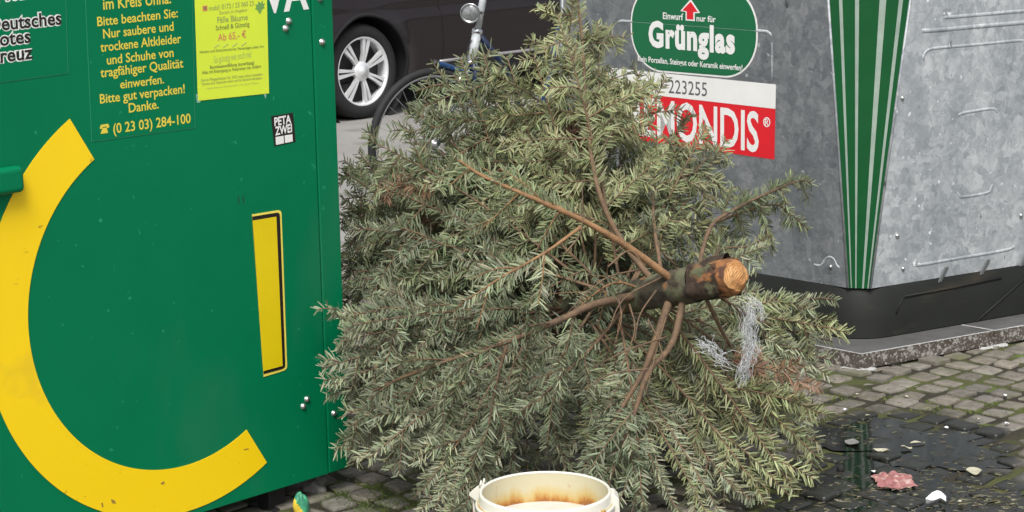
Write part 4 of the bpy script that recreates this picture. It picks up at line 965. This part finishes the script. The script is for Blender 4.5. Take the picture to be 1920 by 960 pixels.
# -- boughs traced from the photograph: (pixels, whorl s, adv0, adv1, tint, start, r0)
H = [([(1262, 518), (1180, 465), (1095, 415), (1000, 372), (905, 330), (860, 300)], .19, .0, .10, 'olive', .52, .0105, M['wood2']),
     ([(1190, 556), (1110, 572), (1060, 595), (950, 640), (850, 672), (760, 705), (695, 735)], .33, -.02, .02, 'grey', .33, .0115, None),
     ([(1258, 578), (1225, 650), (1205, 700), (1150, 790), (1120, 850)], .215, .0, .06, 'grey', .62, .0115, None),
     ([(1296, 572), (1262, 640), (1215, 700), (1185, 790), (1150, 880), (1135, 930)], .175, .0, .10, 'grey', .60, .010, None),
     ([(1300, 505), (1330, 430), (1378, 392), (1440, 362), (1500, 338), (1522, 346)], .14, .10, .26, 'olive', .42, .0065, None, .55),
     ([(1345, 415), (1400, 395), (1460, 385), (1515, 432)], .14, .20, .25, 'olive', .25, .005, None, .45),
     ([(1300, 470), (1350, 470), (1400, 462), (1448, 440)], .15, .16, .20, 'yellow', .30, .004, None, .5),
     ([(1215, 515), (1165, 450), (1120, 350), (1100, 220), (1092, 80), (1075, -60)], .26, .05, .16, 'yellow', .42, .009, None),
     ([(1195, 475), (1225, 370), (1285, 330), (1350, 305)], .25, .08, .16, 'grey', .25, .006, None),
     ([(950, 645), (930, 720), (915, 800), (890, 880)], .33, .02, .05, 'grey', .25, .005, None),
     ([(1090, 425), (1020, 475), (940, 520), (880, 560)], .2, .02, .02, 'silver', .35, .005, M['wood2']),
     ([(1205, 490), (1150, 530), (1080, 580)], .3, .02, .03, 'grey', .3, .004, M['wood2']),
     ([(1175, 585), (1120, 640), (1060, 700), (1000, 760)], .36, .0, .04, 'grey', .35, .006, None),
     ([(1320, 575), (1370, 650), (1430, 720), (1480, 800), (1500, 860)], .13, .05, .16, 'silver', .30, .006, None),
     ([(1330, 570), (1400, 590), (1480, 620), (1560, 640)], .12, .08, .25, 'silver', .25, .006, None)]
for px, s, a0_, a1_, tint, start, r0_, wm, *sx_ in H:
    n = len(px); pts = [plane_pt(x, y, s, a0_+(a1_-a0_)*k/(n-1), 4.97) for k, (x, y) in enumerate(px)]
    if s > .1 and math.hypot(px[0][0]-1270, px[0][1]-530) < 130: pts[0] = trunk_pt(s)
    grow(cat_rom(pts, 4), TINTS[tint], start, r0_, woodmat=wm, sec=sx_[0] if sx_ else 1.)
# -- boughs reaching the outline: (tip pixel, whorl s, adv or None, horizontal distance or None, tint)
O = [(690, 262, .3, None, 5.45, 'olive'), (650, 325, .3, None, 5.5, 'olive'), (725, 290, .3, None, 5.4, 'olive'), (700, 345, .3, None, 5.4, 'olive'), (780, 210, .3, None, 5.4, 'olive'), (648, 420, .3, None, 5.45, 'grey'), (1325, 235, .2, None, 5.6, 'yellow'), (655, 505, .5, None, 5.40, 'grey'), (1078, -25, .28, None, 5.4, 'yellow'), (1105, 70, .3, None, 5.45, 'yellow'),
     (795, 185, .5, None, 5.5, 'olive'), (812, 118, .45, None, 5.45, 'olive'), (862, 108, .42, None, 5.4, 'olive'), (905, 100, .4, None, 5.4, 'olive'), (672, 285, .6, None, 5.55, 'olive'), (645, 300, .6, None, 5.6, 'olive'), (1362, 262, .25, None, 5.65, 'yellow'),
     (612, 588, .3, None, 4.98, 'silver'), (606, 690, .34, None, 4.97, 'silver'), (612, 745, .3, None, 5.0, 'silver'), (640, 640, .34, None, 5.02, 'silver'), (650, 845, .3, None, 5.02, 'silver'), (790, 900, .3, None, 4.97, 'silver'), (850, 965, .3, None, 4.95, 'silver'), (1205, 985, .2, None, 4.98, 'silver'), (1330, 985, .18, None, 5.0, 'yellow'),
     (660, 610, .3, None, 5.02, 'grey'), (628, 720, .34, None, 5.0, 'silver'), (655, 800, .3, None, 5.02, 'grey'), (690, 860, .25, None, 5.05, 'silver'), 
     (668, 520, .5, None, 5.45, 'grey'), (670, 430, .55, None, 5.5, 'grey'), (672, 360, .6, None, 5.55, 'olive'), (690, 300, .6, None, 5.6, 'olive'), (755, 235, .5, None, 5.5, 'olive'), 
     (800, 150, .5, None, 5.5, 'olive'), (850, 140, .4, None, 5.4, 'olive'), (900, 125, .4, None, 5.4, 'olive'), (950, 105, .35, None, 5.4, 'olive'), (1000, 100, .3, None, 5.4, 'yellow'), (1045, 30, .28, None, 5.35, 'yellow'),
     (1120, 40, .3, None, 5.5, 'yellow'), (1150, 130, .3, None, 5.5, 'olive'), (1200, 135, .3, None, 5.55, 'olive'), (1250, 145, .28, None, 5.6, 'yellow'), (1300, 215, .28, None, 5.6, 'olive'), (1335, 262, .26, None, 5.6, 'olive'), 
     (1545, 560, .16, None, 5.5, 'silver'), (1575, 620, .14, None, 5.5, 'yellow'), (1555, 675, .16, None, 5.45, 'silver'), (1490, 700, .18, None, 5.35, 'silver'), (1500, 780, .16, None, 5.25, 'silver'), (1535, 860, .14, None, 5.22, 'yellow'),
     (1490, 900, .16, None, 5.15, 'yellow'), (1440, 935, .18, None, 5.1, 'yellow'), (1380, 900, .2, None, 5.1, 'silver'), (1350, 960, .18, None, 5.05, 'silver'), (1280, 960, .2, None, 5.02, 'silver'), (1210, 930, .22, None, 5.0, 'grey'),
     (870, 930, .3, None, 4.96, 'silver'), (815, 930, .3, None, 4.97, 'silver'), (646, 540, .5, None, 5.36, 'grey'), (650, 455, .55, None, 5.42, 'grey'), (652, 385, .6, None, 5.5, 'olive'),
     (1450, 560, .16, None, 5.5, 'silver'), (1400, 780, .2, None, 5.2, 'silver'), (1380, 700, .2, None, 5.25, 'silver')]
for x, y, s, adv, hor, tint in O:
    hor = hor+float(rng.uniform(0, .16)) if y < 860 else min(hor, 4.88+float(rng.uniform(0, .05))) if x < 1240 else hor-.06; tip = athor(x, y+(22 if y > 860 else 0), hor)
    if tip[2] < .035: tip[2] = .035
    grow(tip_path(s+float(rng.uniform(.1, .5)), tip, rng.uniform(.02, .10)), np.array(TINTS[tint])*rng.uniform(.9, 1.1), rng.uniform(.10, .26), .0046)
# -- deeper whorls that close the crown
I = [(1235, 640), (1180, 610), (1270, 690), (1230, 560), (760, 520), (790, 300), (870, 330), (820, 430), (860, 540), (850, 620), (930, 230), (930, 420), (1060, 180), (1060, 330), (1160, 240),
     (1230, 300), (1080, 500), (820, 700), (1010, 690), ]
for k, (x, y) in enumerate(I):
    s = float(rng.uniform(.5, 1.25)); hor = 5.45+.40*(s-.4)+rng.uniform(0, .15); tip = athor(x, y, hor)
    if tip[2] < .04: tip[2] = .04
    grow(tip_path(s, tip, .04), np.array(TINTS['olive' if y < 420 else 'grey'])*rng.uniform(.8, 1.05), .12, .0045, sp=.066)
# -- bare dead twigs around the trunk
tw = MB()
for px, dep in (([(1060, 475), (1090, 430), (1092, 340)], -.02), ([(1240, 520), (1170, 560), (1140, 620)], -.05), ([(1200, 505), (1130, 525), (1060, 590)], -.04), ([(1255, 630), (1180, 655), (1110, 690)], -.06), ([(1215, 692), (1150, 700), (1095, 730)], -.08),
              ([(1250, 590), (1230, 660), (1210, 740)], -.03), ([(1310, 590), (1330, 660), (1370, 720)], .02), ([(1230, 545), (1200, 590), (1190, 640)], -.06), ([(1160, 560), (1165, 600), (1150, 650)], -.05), ([(1270, 500), (1240, 470), (1240, 440)], -.04),
              ([(1180, 570), (1190, 620), (1165, 690)], -.05), ([(1215, 600), (1235, 640), (1250, 700)], -.04), ([(1290, 600), (1330, 610), (1360, 640)], .0), ([(1140, 500), (1180, 470), (1210, 500)], -.03), ([(980, 650), (960, 690), (950, 740)], -.05)):
    pts = [plane_pt(x, y, .24, dep-.02*k, 4.93) for k, (x, y) in enumerate(px)]; q = cat_rom(pts, 5); tq = MB(); tq.tube(q, np.linspace(.0026, .0012, len(q)), 5); tq.build('twig', M['wood'], tree)
for k in range(9):
    s = rng.uniform(.12, .6); a = rng.uniform(0, 6.3); d = unit(tx*math.cos(a)+ty*math.sin(a)+AX*rng.normal(.1, .35)); L = rng.uniform(.05, .22)
    p = trunk_pt(s)+d*trunk_r(s)*.5; tw.tube(curve3(p, d, L, 6, rng.uniform(-.1, .4), unit(rng.normal(0, 1, 3)), .25), np.linspace(.0017, .0008, 6), 4)
tw.build('twig_stubs', M['wood2'], tree, kind='stuff')
print('boughs', sum(1 for o in bpy.data.objects if o.name.startswith('branch'))); print('needles', Spray.total)

# ---- white fibres caught on the trunk end
def fibres(pxs, hor, n, spread, label, r=.00042):
    mb = MB(); ctrl = [athor(x, y, hor+.01*k) for k, (x, y) in enumerate(pxs)]; c = cat_rom(ctrl, 8); m_ = len(c)
    for k in range(n):
        a, b = sorted(rng.integers(0, m_, 2)); b = min(m_-1, max(b, a+5)); a = max(0, min(a, b-4)); q = c[a:b+1].copy()
        off = np.cumsum(rng.normal(0, spread*.45, q.shape), 0); off -= off.mean(0); q = q+off+rng.normal(0, spread, 3)
        mb.tube(cat_rom(q[::2] if len(q) > 6 else q, 3), r*rng.uniform(.6, 1.4), 3, cap=False)
    o = mb.build('fibre_strands', M['fibre']); rebase(o, c.mean(0)); return tag(o, label, 'fibres', 'white fibres on the tree')
fibres([(1402, 562), (1408, 590), (1404, 625), (1408, 655), (1396, 690), (1392, 718)], 4.96, 130, .0075, 'long white wisp of fibres hanging from the sawn trunk end')
o_ = None
fibres([(1404, 560), (1420, 568), (1430, 590), (1436, 605)], 4.96, 26, .004, 'short white strand of fibres curling right of the long wisp')
fibres([(1312, 640), (1330, 655), (1345, 672), (1372, 690)], 5.0, 40, .010, 'faint white web of fibres on the needles below the trunk')

# ================================================================== LITTER
def scrap(x, y, w, d, seed, m_, label, name, cat, z=.022, curl=.006, yaw=None, group=None):
    r = np.random.default_rng(seed); c = atz(x, y, z); yaw = r.uniform(0, 3.1) if yaw is None else yaw
    ax, ay = V(math.cos(yaw), math.sin(yaw), 0), V(-math.sin(yaw), math.cos(yaw), 0); nu, nv = 13, 9; P = np.zeros((nu, nv, 3)); ph = r.uniform(0, 6.3, 4)
    for i, u in enumerate(np.linspace(-1, 1, nu)):
        hw_ = math.sqrt(max(0, 1-abs(u)**2.2))*(1+.2*math.sin(3*u+ph[0]))
        for j, v in enumerate(np.linspace(-1, 1, nv)):
            P[i, j] = c+ax*u*w+ay*v*hw_*d+V(0, 0, curl*(.9*v*v+.5*math.sin(2.5*u+ph[1])*v+.5*math.sin(3*u+ph[2])+.5)+.001)
    mb = MB(); mb.grid(P); mb.grid(P[::-1]-V(0, 0, .0012)); o = mb.build(name, m_); rebase(o, (c[0], c[1], z)); return tag(o, label, cat, group)
scrap(1755, 944, .026, .030, 1, M['paper_white'], 'bright white paper scrap in the puddle below the pink tissue', 'paper_scrap', 'scrap', .022, .012, .1)
scrap(1826, 886, .022, .024, 2, M['leaf_pale'], 'pale oval leaf lying at the right end of the puddle', 'fallen_leaf', 'leaf', .022, .004, .0)
scrap(1651, 847, .024, .010, 3, M['leaf_pale'], 'narrow pale leaf floating in the black middle of the puddle', 'fallen_leaf', 'leaf', .021, .004, -.35)
scrap(1597, 831, .020, .026, 4, M['stone'], 'flat grey scrap at the left edge of the black puddle', 'stone_chip', 'stone chip', .021, .003, .1)
scrap(1700, 842, .016, .008, 5, M['leaf_pale'], 'tiny curled leaf beside the narrow leaf in the puddle', 'fallen_leaf', 'leaf', .021, .004, -.5)
scrap(1720, 832, .022, .004, 6, M['leaf_pale'], 'thin straw like leaf in the black middle of puddle', 'fallen_leaf', 'leaf', .021, .003, .15)
for k, (x, y) in enumerate(((1627, 780), (1774, 803), (1608, 741), (1884, 742), (1834, 787), (1888, 795), (1801, 942), (1637, 885), (1700, 745), (1586, 769))):
    scrap(x, y, .007, .006, 20+k, M['paper_white'] if k % 2 else M['leaf_pale'], 'tiny pale crumb scattered on cobbles around the dark puddle', 'pale_crumb', 'crumb', .024, .002, group='pale crumbs around the puddle')
# pink tissue: crumpled sheet
c = atz(1676, 902, .02); r = np.random.default_rng(9); nu, nv = 34, 26; P = np.zeros((nu, nv, 3)); ph = r.uniform(0, 6.3, 12)
for i, u in enumerate(np.linspace(-1, 1, nu)):
    for j, v in enumerate(np.linspace(-1, 1, nv)):
        e = 1+.07*math.sin(3*v+ph[0])+.05*math.sin(5*u+ph[1])+.03*math.sin(17*u+9*v)
        hgt = .0055*(1-.5*(u*u+v*v))*abs(math.sin(4*u+3*v+ph[2])+.7*math.sin(9*u-5*v+ph[3])+.5*math.sin(6*v+13*u+ph[4]))
        P[i, j] = c+V(.050*u*e, .070*v*(1-.35*u*u)*e, hgt+.001)
mb = MB(); mb.grid(P); o = mb.build('tissue', M['tissue']); rebase(o, (c[0], c[1], .02)); tag(o, 'crumpled soggy pink tissue lying in the dark puddle', 'tissue')
# dark pebble in the puddle
lump_thing(1576, 880, .022, .011, .011, .014, 31, 'pebble', M['rubber'], 'small black round lump at the left of the puddle', 'pebble', k=.1)
lump_thing(590, 908, .03, .034, .05, .030, 12, 'stone', M['stone'], 'grey stone lying beside the foot of green container', 'stone', k=.3)
scrap(627, 885, .022, .030, 14, M['leaf_green'], 'curled bright green leaf on cobbles near green container corner', 'green_leaf', 'leaf', .026, .014, .5)
# foil wrapper ball: green top, yellow side
c = atz(566, 952, .035); o = lump(c, .021, .021, .034, 17, 'foil_wrapper', [M['toy_green'], M['toy_yellow']], k=.22, seg=26, rings=16)
for p in o.data.polygons:
    if np.dot(V(*p.center)-c, V(-.8, -.3, -.5)) > .004: p.material_index = 1
rebase(o, (c[0], c[1], .016)); tag(o, 'crumpled green and yellow foil wrapper on ground under green container', 'wrapper')
# moss and grass in the joints, dropped needles: uncountable
def scatter(name, spots, m_, kindlen, lab, lean, cols, cnt):
    vs, fs, cc = [], [], []
    for (x0, y0, sx, sy, n_) in spots:
        for k in range(n_):
            q = atz(x0+rng.normal(0, sx), y0+rng.normal(0, sy), .014)
            if blocked(q+V(0, 0, .03)) and q[1] < 6: 
                if np.dot(q-P0, GN) < 0: continue
            a = rng.uniform(0, 6.3); l = kindlen*rng.uniform(.5, 1.3); d = V(math.cos(a)*lean, math.sin(a)*lean, 1) if lean < 3 else V(math.cos(a), math.sin(a), rng.uniform(0, .15)); d = unit(d)
            wv = np.cross(d, V(math.sin(a+.4), -math.cos(a), .2)); wv = unit(wv)*.0011
            if lean >= 3: q = q+V(0, 0, .008)
            i = len(vs); vs += [q-wv, q+wv, q+d*l*.6+wv*.8, q+d*l*.6-wv*.8, q+d*l+V(math.cos(a), math.sin(a), -.5)*l*.15]
            fs += [(i, i+1, i+2, i+3), (i+3, i+2, i+4)]; c_ = np.array(cols[rng.integers(0, len(cols))])*rng.uniform(.7, 1.3); cc += [c_]*5
    mb = MB(); mb.add(vs, fs); o = mb.build(name, m_, kind='stuff'); paint(o, np.array(cc)); return tag(o, lab, cnt)
gr_cols = [(.075, .125, .022), (.11, .15, .03), (.05, .085, .02)]
scatter('grass', [(600, 925, 18, 8, 60), (640, 935, 14, 10, 110), (715, 925, 14, 10, 90), (690, 950, 40, 8, 110), (520, 945, 30, 8, 120), (780, 950, 40, 6, 60)], M['grass'], .022, 'short grass and moss growing in cobble joints by green container', .7, gr_cols, 'grass')
scatter('moss', [(1770, 768, 25, 5, 180), (1855, 755, 18, 4, 120), (1820, 772, 20, 4, 100), (1560, 745, 20, 6, 120), (1670, 750, 14, 4, 60), (1905, 765, 12, 4, 60)], M['grass'], .008, 'bright green moss in cobble joints beside the puddle', 1.0, [(.14, .19, .02), (.10, .15, .02)], 'moss')
scatter('needle_litter', [(1560, 800, 70, 60, 260), (1640, 930, 120, 25, 380), (1800, 900, 80, 50, 160), (700, 920, 90, 25, 160), (1750, 740, 120, 30, 120), (1850, 945, 50, 10, 120)], M['litter'], .016, 'dry fallen fir needles scattered over cobbles and puddle', 5, [(.20, .18, .10), (.15, .15, .08), (.12, .09, .05), (.28, .26, .18)], 'needles')
